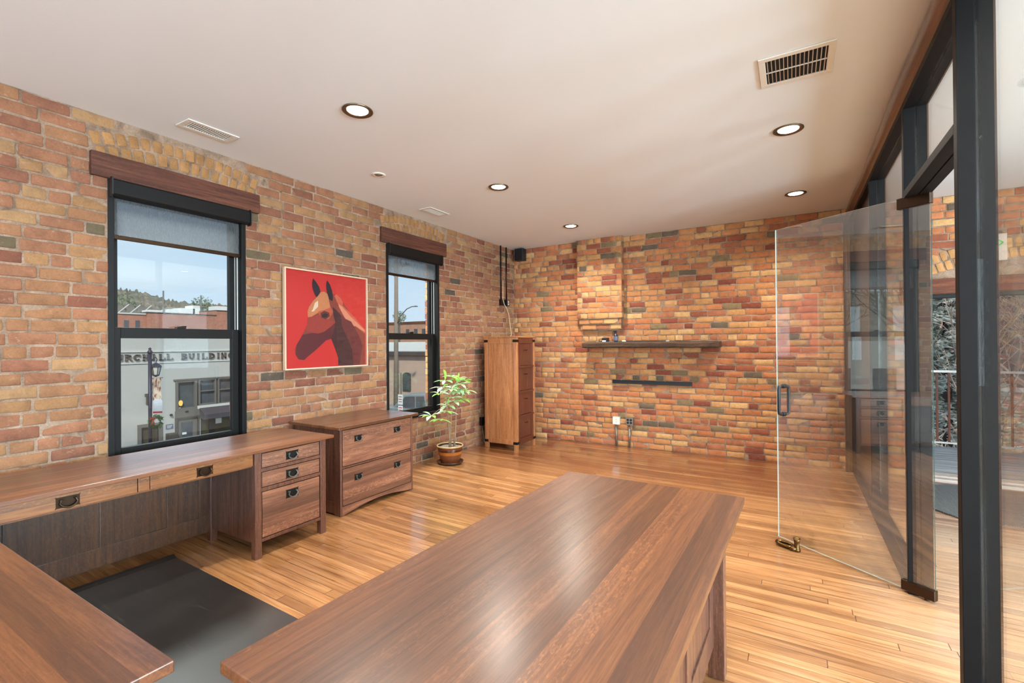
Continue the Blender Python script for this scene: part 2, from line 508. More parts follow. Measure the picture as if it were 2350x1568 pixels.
def rubber():
    t = NT('scratched_black_mat')
    co = t.coord()
    rot = t.n('Mapping', None, Vector=co, Rotation=(0, 0, 0.6), Scale=(3, 60, 1)).outputs[0]
    sc = t.ramp(t.noise(rot, 1.0, 5, 0.7, 1.5), [(0.60, 0.0), (0.72, 0.35)])
    n = t.noise(co, 6, 4)
    col = t.mix(n, hexc(30, 27, 26), hexc(44, 41, 40))
    col = t.mix(sc, col, hexc(120, 112, 100))
    return t.bsdf(Base_Color=col, Roughness=t.ramp(n, [(0.3, 0.32), (0.7, 0.48)]), Coat_Weight=1.0, Coat_Roughness=0.3, Coat_IOR=1.8, Normal=t.bump(t.noise(co, 260, 3), 0.15, 0.002))


M['mat_rubber'] = rubber()


def carpet():
    t = NT('ribbed_door_mat')
    co = t.coord()
    wv = t.n('TexWave', None, Vector=co, Scale=26, Distortion=1.2)
    n = t.noise(co, 120, 4)
    return t.bsdf(Base_Color=t.mix(n, hexc(54, 56, 56), hexc(112, 114, 112)), Roughness=0.95, Normal=t.bump(t.math('ADD', wv.outputs['Fac'], n), 0.6, 0.006))


M['carpet'] = carpet()


def deck_mat():
    t = NT('weathered_deck')
    tc = t.n('TexCoord').outputs['Object']
    sp = t.n('SeparateXYZ', None, Vector=tc)
    vv = t.math('DIVIDE', sp.outputs[1], 0.14)
    fr = t.math('SUBTRACT', vv, t.math('FLOOR', vv))
    gap = t.math('LESS_THAN', fr, 0.06)
    g = t.noise(t.n('Mapping', None, Vector=tc, Scale=(1.5, 45, 1)).outputs[0], 1.0, 6, 0.65, 0.6)
    c = t.ramp(g, [(0.3, hexc(90, 86, 80)), (0.5, hexc(150, 146, 138)), (0.7, hexc(200, 196, 188))])
    return t.bsdf(Base_Color=t.mix(gap, c, hexc(40, 38, 34)), Roughness=0.9, Normal=t.bump(g, 0.5, 0.006))


M['deck'] = deck_mat()


def dark_glass(name, col=(0.03, 0.035, 0.04)):
    t = NT(name)
    co = t.coord()
    n = t.noise(co, 1.6, 4, 0.6, 0.8)
    return t.bsdf(Base_Color=t.mix(n, col, tuple(c * 4 for c in col)), Roughness=0.08)


M['pane_dark'] = dark_glass('street_window_pane')
M['pane_green'] = dark_glass('green_reflecting_pane', hexc(44, 43, 30))
M['pane_lantern'] = plain('frosted_lantern_pane', hexc(214, 208, 196), 0.4)
M['pane_screen'] = dark_glass('screened_pane', hexc(52, 50, 52))


def hill_mat():
    t = NT('scrub_hillside')
    co = t.coord()
    n = t.noise(co, 0.10, 6, 0.75)
    n2 = t.noise(co, 0.02, 3)
    c = t.ramp(n, [(0.35, hexc(92, 92, 80)), (0.5, hexc(128, 114, 98)), (0.68, hexc(168, 148, 130))])
    return t.bsdf(Base_Color=t.mix(t.ramp(n2, [(0.4, 0.0), (0.6, 0.4)]), c, hexc(96, 104, 84)), Roughness=1.0)


M['hill'] = hill_mat()


def leaf_mat():
    t = NT('money_tree_leaf')
    co = t.coord()
    att = t.n('Attribute', {'attribute_name': 'bc'}).outputs['Color']
    n = t.noise(co, 40, 3)
    b = t.n('BsdfPrincipled', None, Base_Color=t.mix(n, att, t.mix(0.35, att, (0.75, 0.85, 0.55))), Roughness=0.33)
    tl = t.n('BsdfTranslucent', None, Color=t.mix(0.3, att, (0.5, 0.8, 0.1)))
    mx = t.n('MixShader', None, i0=0.3)
    t.t.links.new(b.outputs[0], mx.inputs[1])
    t.t.links.new(tl.outputs[0], mx.inputs[2])
    t.t.links.new(mx.outputs[0], t.out.inputs[0])
    return t.m


M['leaf'] = leaf_mat()


def needles(name, col):
    t = NT(name)
    n = t.noise(t.coord(), 9, 4)
    c = t.mix(n, tuple(x * 0.6 for x in col), tuple(min(1, x * 1.25) for x in col))
    b = t.n('BsdfPrincipled', None, Base_Color=c, Roughness=0.7)
    tl = t.n('BsdfTranslucent', None, Color=c)
    mx = t.n('MixShader', None, i0=0.4)
    t.t.links.new(b.outputs[0], mx.inputs[1])
    t.t.links.new(tl.outputs[0], mx.inputs[2])
    t.t.links.new(mx.outputs[0], t.out.inputs[0])
    return t.m


M['spruce'] = needles('spruce_needles_pale', hexc(228, 238, 226))
M['shrub'] = needles('juniper_needles', hexc(150, 164, 128))


def banner_mat():
    t = NT('printed_banner')
    tc = t.n('TexCoord').outputs['Object']
    sp = t.n('SeparateXYZ', None, Vector=tc)
    z = sp.outputs[2]
    n = t.noise(t.n('Mapping', None, Vector=tc, Scale=(6, 14, 4)).outputs[0], 1.0, 5, 0.6, 0.8)
    pic = t.ramp(n, [(0.3, hexc(236, 224, 204)), (0.5, hexc(222, 190, 164)), (0.6, hexc(120, 60, 52)), (0.72, hexc(56, 36, 34))])
    lower = t.math('LESS_THAN', t.math('ADD', z, t.math('MULTIPLY', n, 0.35)), 0.60)
    c = t.mix(lower, pic, hexc(222, 222, 228))
    return t.bsdf(Base_Color=c, Roughness=0.8)


M['banner'] = banner_mat()

# ------------------------------------------------------------------ mesh helpers


class MB:
    def __init__(s):
        s.v, s.f, s.mi, s.col = [], [], [], None

    def face(s, pts, mi=0):
        b = len(s.v)
        s.v += [tuple(p) for p in pts]
        s.f.append(tuple(range(b, b + len(pts))))
        s.mi.append(mi)

    def box(s, x0, x1, y0, y1, z0, z1, mi=0):
        b = len(s.v)
        s.v += [(x0, y0, z0), (x1, y0, z0), (x1, y1, z0), (x0, y1, z0), (x0, y0, z1), (x1, y0, z1), (x1, y1, z1), (x0, y1, z1)]
        for q in ((0, 3, 2, 1), (4, 5, 6, 7), (0, 1, 5, 4), (1, 2, 6, 5), (2, 3, 7, 6), (3, 0, 4, 7)):
            s.f.append(tuple(b + i for i in q))
            s.mi.append(mi)
        return s

    def prism(s, poly, a0, a1, axis='x', mi=0):
        """poly in the plane across axis, extruded a0..a1"""
        n = len(poly)
        b = len(s.v)

        def P(a, p):
            return {'x': (a, p[0], p[1]), 'y': (p[0], a, p[1]), 'z': (p[0], p[1], a)}[axis]
        s.v += [P(a0, p) for p in poly] + [P(a1, p) for p in poly]
        s.f.append(tuple(b + i for i in range(n)))
        s.mi.append(mi)
        s.f.append(tuple(b + n + i for i in reversed(range(n))))
        s.mi.append(mi)
        for i in range(n):
            j = (i + 1) % n
            s.f.append((b + j, b + i, b + n + i, b + n + j))
            s.mi.append(mi)
        return s

    def tube(s, pts, r, seg=8, mi=0, closed=False, cap=True):
        pts = [Vector(p) for p in pts]
        rs = r if isinstance(r, (list, tuple)) else [r] * len(pts)
        n = len(pts)
        b = len(s.v)
        up = None
        for i, p in enumerate(pts):
            if closed:
                t = (pts[(i + 1) % n] - pts[i - 1])
            else:
                t = pts[min(i + 1, n - 1)] - pts[max(i - 1, 0)]
            t.normalize()
            if up is None:
                up = t.orthogonal().normalized()
            else:
                up = (up - t * up.dot(t))
                up = up.normalized() if up.length > 1e-6 else t.orthogonal().normalized()
            w = t.cross(up)
            for k in range(seg):
                a = 2 * pi * k / seg
                q = p + (up * cos(a) + w * sin(a)) * rs[i]
                s.v.append(tuple(q))
        m = n if closed else n - 1
        for i in range(m):
            for k in range(seg):
                k2 = (k + 1) % seg
                i2 = (i + 1) % n
                s.f.append((b + i * seg + k, b + i * seg + k2, b + i2 * seg + k2, b + i2 * seg + k))
                s.mi.append(mi)
        if cap and not closed:
            s.f.append(tuple(b + k for k in reversed(range(seg))))
            s.mi.append(mi)
            s.f.append(tuple(b + (n - 1) * seg + k for k in range(seg)))
            s.mi.append(mi)
        return s

    def lathe(s, prof, seg=32, c=(0, 0, 0), mi=None, close=False):
        """prof: list of (r, z[, mi])"""
        b = len(s.v)
        n = len(prof)
        for p in prof:
            for k in range(seg):
                a = 2 * pi * k / seg
                s.v.append((c[0] + p[0] * cos(a), c[1] + p[0] * sin(a), c[2] + p[1]))
        for i in range(n - 1):
            for k in range(seg):
                k2 = (k + 1) % seg
                s.f.append((b + i * seg + k, b + i * seg + k2, b + (i + 1) * seg + k2, b + (i + 1) * seg + k))
                s.mi.append(prof[i][2] if len(prof[i]) > 2 else (mi or 0))
        return s

    def build(s, name, mats, parent=None, smooth=False, bevel=0.0, seg=2, label=None, loc=None):
        me = bpy.data.meshes.new(name)
        me.from_pydata(s.v, [], s.f)
        if not isinstance(mats, (list, tuple)):
            mats = [mats]
        for m in mats:
            me.materials.append(m)
        if len(mats) > 1:
            me.polygons.foreach_set('material_index', s.mi)
        if smooth:
            me.polygons.foreach_set('use_smooth', [True] * len(me.polygons))
        if s.col is not None:
            at = me.color_attributes.new('bc', 'FLOAT_COLOR', 'POINT')
            flat = []
            for c in s.col:
                flat += [c[0], c[1], c[2], 1.0]
            at.data.foreach_set('color', flat)
        me.update()
        o = bpy.data.objects.new(name, me)
        C.objects.link(o)
        if parent is not None:
            o.parent = parent
        if loc is not None:
            o.location = loc
        if bevel:
            md = o.modifiers.new('edge', 'BEVEL')
            md.width = bevel
            md.segments = seg
            md.limit_method = 'ANGLE'
        if label:
            o['label'] = label
        return o


def box(*a):
    return MB().box(*a)


def tag(o, label, cat, group=None, kind=None):
    o['label'] = label
    o['category'] = cat
    if group:
        o['group'] = group
    if kind:
        o['kind'] = kind
    return o


def thing(name, label, cat, loc=(0, 0, 0), rz=0.0, group=None, kind=None):
    o = bpy.data.objects.new(name, None)
    o.empty_display_size = 0.1
    C.objects.link(o)
    o.location = loc
    o.rotation_euler = (0, 0, rz)
    return tag(o, label, cat, group, kind)


def copy_tree(o, parent=None):
    c = o.copy()
    C.objects.link(c)
    c.parent = parent
    for ch in list(o.children):
        copy_tree(ch, c)
    return c


XL, YF, H = -3.947, 6.715, 3.044      # left wall plane, far wall plane, ceiling height


def floor_z(x, y):
    a = min(max((-x - 1.5) / 2.3, 0), 1)
    b = min(max((6.7 - y) / 2.2, 0), 1)
    return 0.06 * a * b


# ------------------------------------------------------------------ floor and ceiling
fm = MB()
nx, ny = 40, 44
x0, x1, y0, y1 = -4.0, 5.5, -4.2, 6.75
for j in range(ny + 1):
    for i in range(nx + 1):
        x = x0 + (x1 - x0) * i / nx
        y = y0 + (y1 - y0) * j / ny
        fm.v.append((x, y, floor_z(x, y)))
for j in range(ny):
    for i in range(nx):
        a = j * (nx + 1) + i
        fm.f.append((a, a + 1, a + nx + 2, a + nx + 1))
        fm.mi.append(0)
fm.box(x0, x1, y0, y1, -0.3, -0.05)
tag(fm.build('floor', M['floor'], smooth=True), 'honey-brown narrow strip wooden floor, worn paler at right', 'floor', kind='structure')

tag(box(-4.3, 5.7, -4.4, 7.05, H, H + 0.2).build('ceiling', M['ceiling']), 'smooth off-white ceiling with recessed lights', 'ceiling', kind='structure')

# ------------------------------------------------------------------ brick walls
PAL = [(hexc(194, 146, 96), 18), (hexc(188, 132, 86), 22), (hexc(184, 118, 78), 22), (hexc(202, 160, 110), 9),
       (hexc(166, 106, 76), 11), (hexc(148, 86, 62), 8), (hexc(134, 74, 56), 3), (hexc(128, 110, 80), 3), (hexc(104, 92, 76), 2)]
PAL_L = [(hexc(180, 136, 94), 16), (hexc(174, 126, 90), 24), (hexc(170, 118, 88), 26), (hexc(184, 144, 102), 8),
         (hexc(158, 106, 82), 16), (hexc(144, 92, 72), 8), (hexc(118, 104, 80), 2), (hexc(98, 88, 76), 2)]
PALN = [p[0] for p in PAL]
PALW = [p[1] for p in PAL]


class Bricks:
    """bricks laid in a plane: P(u, z, d) maps wall coordinates to space, d out of the wall"""

    def __init__(s, P, rng, tint=(1, 1, 1)):
        s.m = MB()
        s.m.col = []
        s.P, s.r, s.tint = P, rng, tint
        s.names, s.wts = PALN, PALW

    def pick(s):
        c = s.r.choices(s.names, s.wts)[0]
        k = s.r.uniform(0.9, 1.1)
        return tuple(min(1, c[i] * k * s.tint[i]) for i in range(3))

    def brick(s, u0, u1, z0, z1, d=0.0, col=None, ang=0.0, coarse=False):
        r = s.r
        col = col or s.pick()
        d = d + r.uniform(-0.002, 0.003)
        tilt, tl2 = r.uniform(-0.004, 0.004), r.uniform(-0.003, 0.003)
        w, h = u1 - u0, z1 - z0
        if w < 0.02 or h < 0.015:
            return
        b = min(0.0028, w * 0.1, h * 0.1)
        b2 = b + 0.004
        nu = 1 if coarse else max(1, int(w / 0.045))
        us = [0, b, b2] + [b2 + (w - 2 * b2) * k / nu for k in range(1, nu)] + [w - b2, w - b, w]
        zs = [0, b, b2, h / 2, h - b2, h - b, h]
        jus = [r.uniform(-0.0018, 0.0018) for _ in range(2 * len(us))]
        jzs = [r.uniform(-0.0018, 0.0018) for _ in range(2 * len(us))]
        cu, cz = (u0 + u1) / 2, (z0 + z1) / 2
        ca, sa = cos(ang), sin(ang)
        base = len(s.m.v)
        NU, NZ = len(us), len(zs)
        soft = r.random() < 0.25
        for j, zz in enumerate(zs):
            for i, uu in enumerate(us):
                eu, ez = i in (0, NU - 1), j in (0, NZ - 1)
                # an outline point and its inner neighbour wander together
                ii, jj = min(max(i, 2), NU - 3), min(max(j, 2), NZ - 3)
                ju = jus[(ii * 3 + jj * 7) % len(jus)]
                jz = jzs[(ii * 5 + jj * 3) % len(jzs)]
                if (i < 2 or i > NU - 3) and (j < 2 or j > NZ - 3):
                    ju += (0.0025 if i < 2 else -0.0025)
                    jz += (0.0015 if j < 2 else -0.0015)
                dd = -0.012 if (eu or ez) else d + tilt * (uu / w - 0.5) * 2 + tl2 * (zz / h - 0.5) * 2 + r.uniform(-0.0008, 0.0008)
                elif_edge = i in (1, NU - 2) or j in (1, NZ - 2)
                if elif_edge and not (eu or ez):
                    dd -= 0.0014 if not soft else 0.003
                x_, z_ = uu - w / 2 + ju, zz - h / 2 + jz
                s.m.v.append(s.P(cu + x_ * ca - z_ * sa, cz + x_ * sa + z_ * ca, dd))
                s.m.col.append(col)
        for j in range(NZ - 1):
            for i in range(NU - 1):
                a = base + j * NU + i
                s.m.f.append((a, a + 1, a + NU + 1, a + NU))
                s.m.mi.append(0)

    def field(s, ua, ub, za, zb, holes=(), course=0.0797, header_every=7, hoff=3, skip=None, coarse_fn=None, d=0.0):
        n = int(round((zb - za) / course))
        ch = (zb - za) / n
        for k in range(n):
            z0, z1 = za + k * ch, za + (k + 1) * ch
            zc = (z0 + z1) / 2
            segs = [(ua, ub)]
            for (h0, h1, hz0, hz1) in holes:
                if hz0 < zc < hz1:
                    ns = []
                    for a, b in segs:
                        if h1 <= a or h0 >= b:
                            ns.append((a, b))
                        else:
                            if h0 > a:
                                ns.append((a, h0))
                            if h1 < b:
                                ns.append((h1, b))
                    segs = ns
            head = (k + hoff) % header_every == 0
            L_ = 0.113 if head else 0.224
            for (a, b) in segs:
                u = a - (s.r.uniform(0.2, 0.8) * L_ if a == ua else (L_ * 0.5 if k % 2 else 0))
                while u < b - 0.01:
                    Lb = L_ * s.r.uniform(0.95, 1.05)
                    if not head and s.r.random() < 0.08:
                        Lb *= 0.5
                    v0, v1 = max(u, a), min(u + Lb, b)
                    u += Lb
                    if v1 - v0 < 0.035:
                        continue
                    if skip and skip((v0 + v1) / 2, zc):
                        continue
                    g = s.r.uniform(0.003, 0.0065)
                    gz = s.r.uniform(0.003, 0.006)
                    sag = s.r.uniform(-0.002, 0.002)
                    e0 = s.r.uniform(-0.006, 0.004) if v0 == a and a != ua else 0
                    e1 = s.r.uniform(-0.004, 0.006) if v1 == b and b != ub else 0
                    s.brick(v0 + g + e0, v1 - g + e1, z0 + gz + sag, z1 - gz + sag, d=d, coarse=coarse_fn(v0, zc) if coarse_fn else False)


def arch_skip(cy, zl, half, rise):
    """region of an arch (and the smeared mortar above it) where no courses are laid"""
    def f(u, z):
        if abs(u - cy) > half + 0.03:
            return False
        top = zl + 0.11 + rise * (1 - ((u - cy) / half) ** 2) + 0.06
        return zl - 0.01 < z < top + 0.03
    return f


def arch(bk, cy, z_end, half, rise, ring_h=0.086, z_clip=0.0, tan=None):
    Rr = (half * half + rise * rise) / (2 * rise)
    cz = z_end + rise - Rr
    for ring in (0, 1):
        rr = Rr + ring * (ring_h + 0.006) - (ring_h + 0.006)
        a_half = math.asin(min(1, half / Rr))
        n = int(2 * a_half * (rr + ring_h / 2) / 0.070)
        for k in range(n):
            a = -a_half + (k + 0.5) * 2 * a_half / n
            u = cy + (rr + ring_h / 2) * sin(a)
            z = cz + (rr + ring_h / 2) * cos(a)
            if z - ring_h / 2 < z_clip - 0.045:
                continue
            w = 0.061 * bk.r.uniform(0.94, 1.04)
            k_ = bk.r.uniform(0.85, 1.12)
            c = tuple(x * k_ * q for x, q in zip(hexc(190, 142, 92), bk.tint))
            bk.brick(u - w / 2, u + w / 2, max(z - ring_h / 2, z_clip + 0.0), z + ring_h / 2, d=bk.r.uniform(-0.002, 0.003), col=c, ang=-a)


def core(name, parts, label):
    mb = MB()
    for p in parts:
        mb.box(*p)
    o = mb.build(name, M['mortar'])
    tag(o, label, 'wall', kind='structure')
    return o


# left wall with its two windows (opening y0, y1, z0, z1)
W1 = (1.34, 2.27, 0.70, 2.632)
W2 = (3.865, 4.795, 0.612, 2.645)
T0, T1 = -4.16, XL - 0.004
parts = []
ys = [-4.3, W1[0], W1[1], W2[0], W2[1], 7.0]
for a, b in ((-4.3, W1[0]), (W1[1], W2[0]), (W2[1], 7.0)):
    parts.append((T0, T1, a, b, -0.3, H + 0.1))
for w in (W1, W2):
    parts.append((T0, T1, w[0], w[1], -0.3, w[2]))
    parts.append((T0, T1, w[0], w[1], w[3], H + 0.1))
wl = core('wall_left', parts, 'old tan and red brick wall with two black-framed windows')
rng = random.Random(11)
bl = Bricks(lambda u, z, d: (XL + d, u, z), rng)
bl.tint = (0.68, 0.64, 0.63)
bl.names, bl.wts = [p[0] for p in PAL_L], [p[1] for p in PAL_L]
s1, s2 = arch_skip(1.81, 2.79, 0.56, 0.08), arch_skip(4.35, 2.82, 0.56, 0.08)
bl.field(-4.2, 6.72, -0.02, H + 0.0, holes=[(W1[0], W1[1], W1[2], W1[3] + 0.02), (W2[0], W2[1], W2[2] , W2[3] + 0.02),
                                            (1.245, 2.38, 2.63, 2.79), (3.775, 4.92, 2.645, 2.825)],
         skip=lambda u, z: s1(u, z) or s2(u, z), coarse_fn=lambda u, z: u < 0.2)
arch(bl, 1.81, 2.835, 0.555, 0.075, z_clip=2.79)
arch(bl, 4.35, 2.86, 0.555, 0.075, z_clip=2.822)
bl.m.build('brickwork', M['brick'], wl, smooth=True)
# brick returns of the openings outside the frames
rv = MB()
rv.col = []
for w in (W1, W2):
    n = int((w[3] - w[2]) / 0.08)
    for k in range(n):
        z0 = w[2] + k * (w[3] - w[2]) / n
        c = rng.choices(PALN, PALW)[0]
        for (ya, yb) in ((w[0] - 0.01, w[0] + 0.008), (w[1] - 0.008, w[1] + 0.01)):
            yy = ya + rng.uniform(-0.006, 0.006)
            k0 = len(rv.v)
            rv.box(T0 - 0.02, -4.125, yy, yb, z0 + 0.006, z0 + 0.075)
            rv.col += [c] * (len(rv.v) - k0)
rv.build('brick_reveal', M['brick'], wl)

# far wall with opening to the deck, chimney breast
OX0, OX1, OZ = 1.17, 3.05, 2.0
wf = core('wall_far', [(-4.3, OX0, YF + 0.004, YF + 0.32, -0.3, H + 0.1), (OX1, 5.7, YF + 0.004, YF + 0.32, -0.3, H + 0.1),
                       (OX0, OX1, YF + 0.004, YF + 0.32, OZ, H + 0.1), (OX0, OX1, YF + 0.004, YF + 0.32, -0.3, -0.002)],
          'far wall of orange and tan brick with small corbelled chimney breast')
bf = Bricks(lambda u, z, d: (u, YF - d, z), rng, (1.02, 0.98, 0.95))
s3 = arch_skip((OX0 + OX1) / 2, 2.16, 1.05, 0.22)
bf.field(-3.95, 5.6, 0.0, H, holes=[(OX0, OX1, -1, OZ), (OX0 - 0.14, OX1 + 0.14, OZ - 0.005, 2.165)], skip=s3, hoff=2)
arch(bf, (OX0 + OX1) / 2, 2.25, 1.0, 0.2, ring_h=0.1, z_clip=2.165)
bf.m.build('brickwork', M['brick'], wf, smooth=True)
# chimney breast: stands 11 cm proud, two corbel courses at its foot
CX0, CX1, CY = -2.785, -2.095, 6.605
cb = MB()
cb.box(CX0 + 0.004, CX1 - 0.004, CY + 0.004, YF, 1.86, H)
cb.box(CX0 + 0.02, CX1 - 0.02, CY + 0.03, YF, 1.78, 1.86)
cb.box(CX0 + 0.035, CX1 - 0.03, CY + 0.055, YF, 1.70, 1.78)
cb.build('chimney_core', M['mortar'], wf)
bc_ = Bricks(lambda u, z, d: (u, CY - d, z), rng, (1.02, 0.99, 0.95))
bc_.field(CX0, CX1, 1.86, H, header_every=5, hoff=1)
bc_.P = lambda u, z, d: (u, CY + 0.026 - d, z)
bc_.field(CX0 + 0.018, CX1 - 0.018, 1.78, 1.86)
bc_.P = lambda u, z, d: (u, CY + 0.051 - d, z)
bc_.field(CX0 + 0.032, CX1 - 0.028, 1.70, 1.78)
bc_.P = lambda u, z, d: (CX1 + d, u, z)
bc_.field(CY, YF, 1.86, H)
bc_.P = lambda u, z, d: (CX0 - d, u, z)
bc_.field(CY, YF, 1.86, H)
bc_.m.build('chimney_brickwork', M['brick'], wf, smooth=True)

# rear and right walls (behind the camera), with tall openings added for the fill lamps
def plain_wall(name, horiz, pos, a, b, holes, label):
    mb = MB()
    cur = a
    hs = sorted(holes)
    t = 0.25

    def bx(p, q, z0, z1):
        if horiz == 'x':
            mb.box(p, q, pos - t, pos, z0, z1)
        else:
            mb.box(pos, pos + t, p, q, z0, z1)
    for (h0, h1) in hs:
        bx(cur, h0, -0.3, H + 0.1)
        bx(h0, h1, -0.3, 0.8)
        bx(h0, h1, 2.7, H + 0.1)
        cur = h1
    bx(cur, b, -0.3, H + 0.1)
    return tag(mb.build(name, M['plaster']), label, 'wall', kind='structure')


plain_wall('wall_back', 'x', -4.15, -4.3, 5.7, [(x - 0.6, x + 0.6) for x in (-2.9, -0.9, 1.3, 3.5)], 'plastered rear wall behind the desks')
plain_wall('wall_right', 'y', 5.45, -4.3, 7.0, [(y - 0.65, y + 0.65) for y in (-3.2, -1.2, 0.9, 2.7)], 'plastered wall at far right of the floor')

# lintels
def lintel(name, mb_, mat, label, loc):
    o = mb_.build(name, mat, bevel=0.006, loc=loc)
    tag(o, label, 'lintel', kind='structure')


lintel('trim_1', box(-0.16, 0.030, -0.567, 0.567, -0.08, 0.08), M['lintel'], 'rough reddish timber lintel over the nearer window', (XL, 1.812, 2.711))
lintel('trim_2', box(-0.16, 0.030, -0.573, 0.573, -0.085, 0.085), M['lintel'], 'rough reddish timber lintel over the window beside the tall plant', (XL, 4.348, 2.736))
lintel('trim_3', box(-1.08, 1.08, -0.025, 0.16, -0.08, 0.08), M['lintel_x'], 'reddish timber lintel over the doorway to the deck', ((OX0 + OX1) / 2, YF, 2.082))

# ------------------------------------------------------------------ windows
def window(name, w, label):
    y0, y1, z0, z1 = w
    cy = (y0 + y1) / 2
    hw = (y1 - y0) / 2
    root = thing(name, label, 'window', (XL, cy, z0), kind='structure')
    h = z1 - z0
    m = MB()
    m.box(-0.175, 0.004, -hw, -hw + 0.035, 0, h).box(-0.175, 0.004, hw - 0.035, hw, 0, h)
    m.box(-0.175, 0.004, -hw + 0.035, hw - 0.035, h - 0.05, h).box(-0.175, 0.018, -hw + 0.035, hw - 0.035, 0, 0.035)
    m.build('window_frame', M['window_black'], root, bevel=0.003)
    l = MB()
    l.box(-0.10, -0.094, hw - 0.043, hw - 0.035, 0.03, h - 0.05).box(-0.062, -0.056, hw - 0.043, hw - 0.035, 0.03, h - 0.05)
    l.build('jamb_liner', M['liner'], root)
    zm = 1.598 - z0
    iy = hw - 0.036
    # upper sash
    s_ = MB()
    s_.box(-0.130, -0.095, -iy, -iy + 0.05, zm - 0.035, h - 0.05).box(-0.130, -0.095, iy - 0.05, iy, zm - 0.035, h - 0.05)
    s_.box(-0.130, -0.095, -iy + 0.05, iy - 0.05, h - 0.11, h - 0.05).box(-0.130, -0.095, -iy + 0.05, iy - 0.05, zm - 0.035, zm + 0.035)
    u = s_.build('upper_sash', M['window_black'], root, bevel=0.003)
    box(-0.114, -0.110, -iy + 0.048, iy - 0.048, zm + 0.03, h - 0.105).build('pane', M['glass'], u)
    s_ = MB()
    s_.box(-0.090, -0.050, -iy, -iy + 0.052, 0.036, zm + 0.037).box(-0.090, -0.050, iy - 0.052, iy, 0.036, zm + 0.037)
    s_.box(-0.090, -0.050, -iy + 0.052, iy - 0.052, 0.036, 0.10).box(-0.090, -0.050, -iy + 0.052, iy - 0.052, zm - 0.037, zm + 0.037)
    lo = s_.build('lower_sash', M['window_black'], root, bevel=0.003)
    box(-0.072, -0.068, -iy + 0.05, iy - 0.05, 0.095, zm - 0.033).build('pane', M['glass'], lo)
    k = MB()
    k.box(-0.088, -0.045, -0.03, 0.03, zm + 0.037, zm + 0.048).tube([(-0.06, -0.02, zm + 0.05), (-0.055, 0.035, zm + 0.055)], 0.006)
    k.build('sash_lock', M['black_metal'], root)
    return root


window('window_1', W1, 'black double-hung window behind the long desk, looking onto the grey building')
window('window_2', W2, 'black double-hung window beside the potted plant')


def roller_shade(w, drop, label):
    y0, y1, z0, z1 = w
    cy = (y0 + y1) / 2
    hw = (y1 - y0) / 2
    root = thing('roller_shade', label, 'window shade', (XL, cy, z1), group=None)
    m = MB()
    m.prism([(-0.055, -0.115), (0.035, -0.115), (0.05, -0.10), (0.05, -0.01), (0.04, 0.0), (-0.055, 0.0)], -hw + 0.012, hw + 0.012, 'y')
    m.build('head_box', M['window_black'], root, bevel=0.003)
    for s in (-hw + 0.004, hw + 0.012):
        e = MB().prism([(0.006, -0.125), (0.045, -0.125), (0.058, -0.11), (0.058, 0.0), (0.045, 0.008), (0.006, 0.008)], s, s + 0.008, 'y')
        e.build('end_cap', M['black_plastic'], root)
    box(-0.0305, -0.0295, -hw + 0.04, hw - 0.04, -drop, -0.1).build('shade_fabric', M['shade'], root)
    box(-0.037, -0.023, -hw + 0.038, hw - 0.03, -drop - 0.03, -drop).build('bottom_bar', M['bronze'], root, bevel=0.004)
    return root


roller_shade(W1, 0.365, 'grey mesh roller shade pulled down a little in the nearer window')
roller_shade(W2, 0.315, 'grey mesh roller shade pulled down a little in the window beside the plant')

# ------------------------------------------------------------------ glass partition and door
PX0, PX1, PM = 0.573, 0.690, 0.632
root = thing('wall_partition', 'dark steel framed glass partition with tall posts', 'partition', (PM, 0, 0), kind='structure')


def post(y, t=0.05, x0=PX0, x1=PX1):
    m = MB()
    g = 0.004
    m.box(x0 - PM, -g, y, y + t, 0.0, 2.915)
    m.box(g, x1 - PM, y, y + t, 0.0, 2.915)
    m.box(-g - 0.001, g + 0.001, y + 0.006, y + t - 0.006, 0.0, 2.915)
    m.build('post', M['frame_steel'], root, bevel=0.0025)


for y in (0.35, 2.54, 3.60, 5.07, 6.66):
    post(y)


def rail(ya, yb, za, zb, name='rail'):
    m = MB()
    m.box(PX0 - PM, -0.004, ya, yb, za, zb).box(0.004, PX1 - PM, ya, yb, za, zb).box(-0.005, 0.005, ya, yb, za + 0.005, zb - 0.005)
    return m.build(name, M['frame_steel'], root, bevel=0.002)


bays = [(0.40, 2.54), (3.65, 5.07), (5.12, 6.66)]
for a, b in bays:
    rail(a, b, 0.0, 0.048, 'bottom_rail')
for a, b in bays + [(2.59, 3.60)]:
    rail(a, b, 2.875, 2.915, 'top_rail')
rail(2.59, 3.60, 2.345, 2.388, 'door_head')
for a, b in bays[:2]:
    box(-0.004, 0.004, a + 0.001, b - 0.001, 0.049, 2.874).build('glass_pane', M['partition_glass'], root)
# the last bay beside the far wall is closed by a dark panel
box(-0.02, 0.02, bays[2][0] + 0.001, bays[2][1] - 0.001, 0.049, 2.874).build('infill_panel', plain('dark_steel_panel', hexc(34, 31, 32), 0.3, 0.0, 0.1, 5, 0.5, 0.6), root)
box(-0.004, 0.004, 2.591, 3.599, 2.389, 2.874).build('transom_pane', M['partition_glass'], root)
rail(-4.1, 0.35, 0.0, 0.048, 'bottom_rail')
rail(-4.1, 0.35, 2.875, 2.915, 'top_rail')

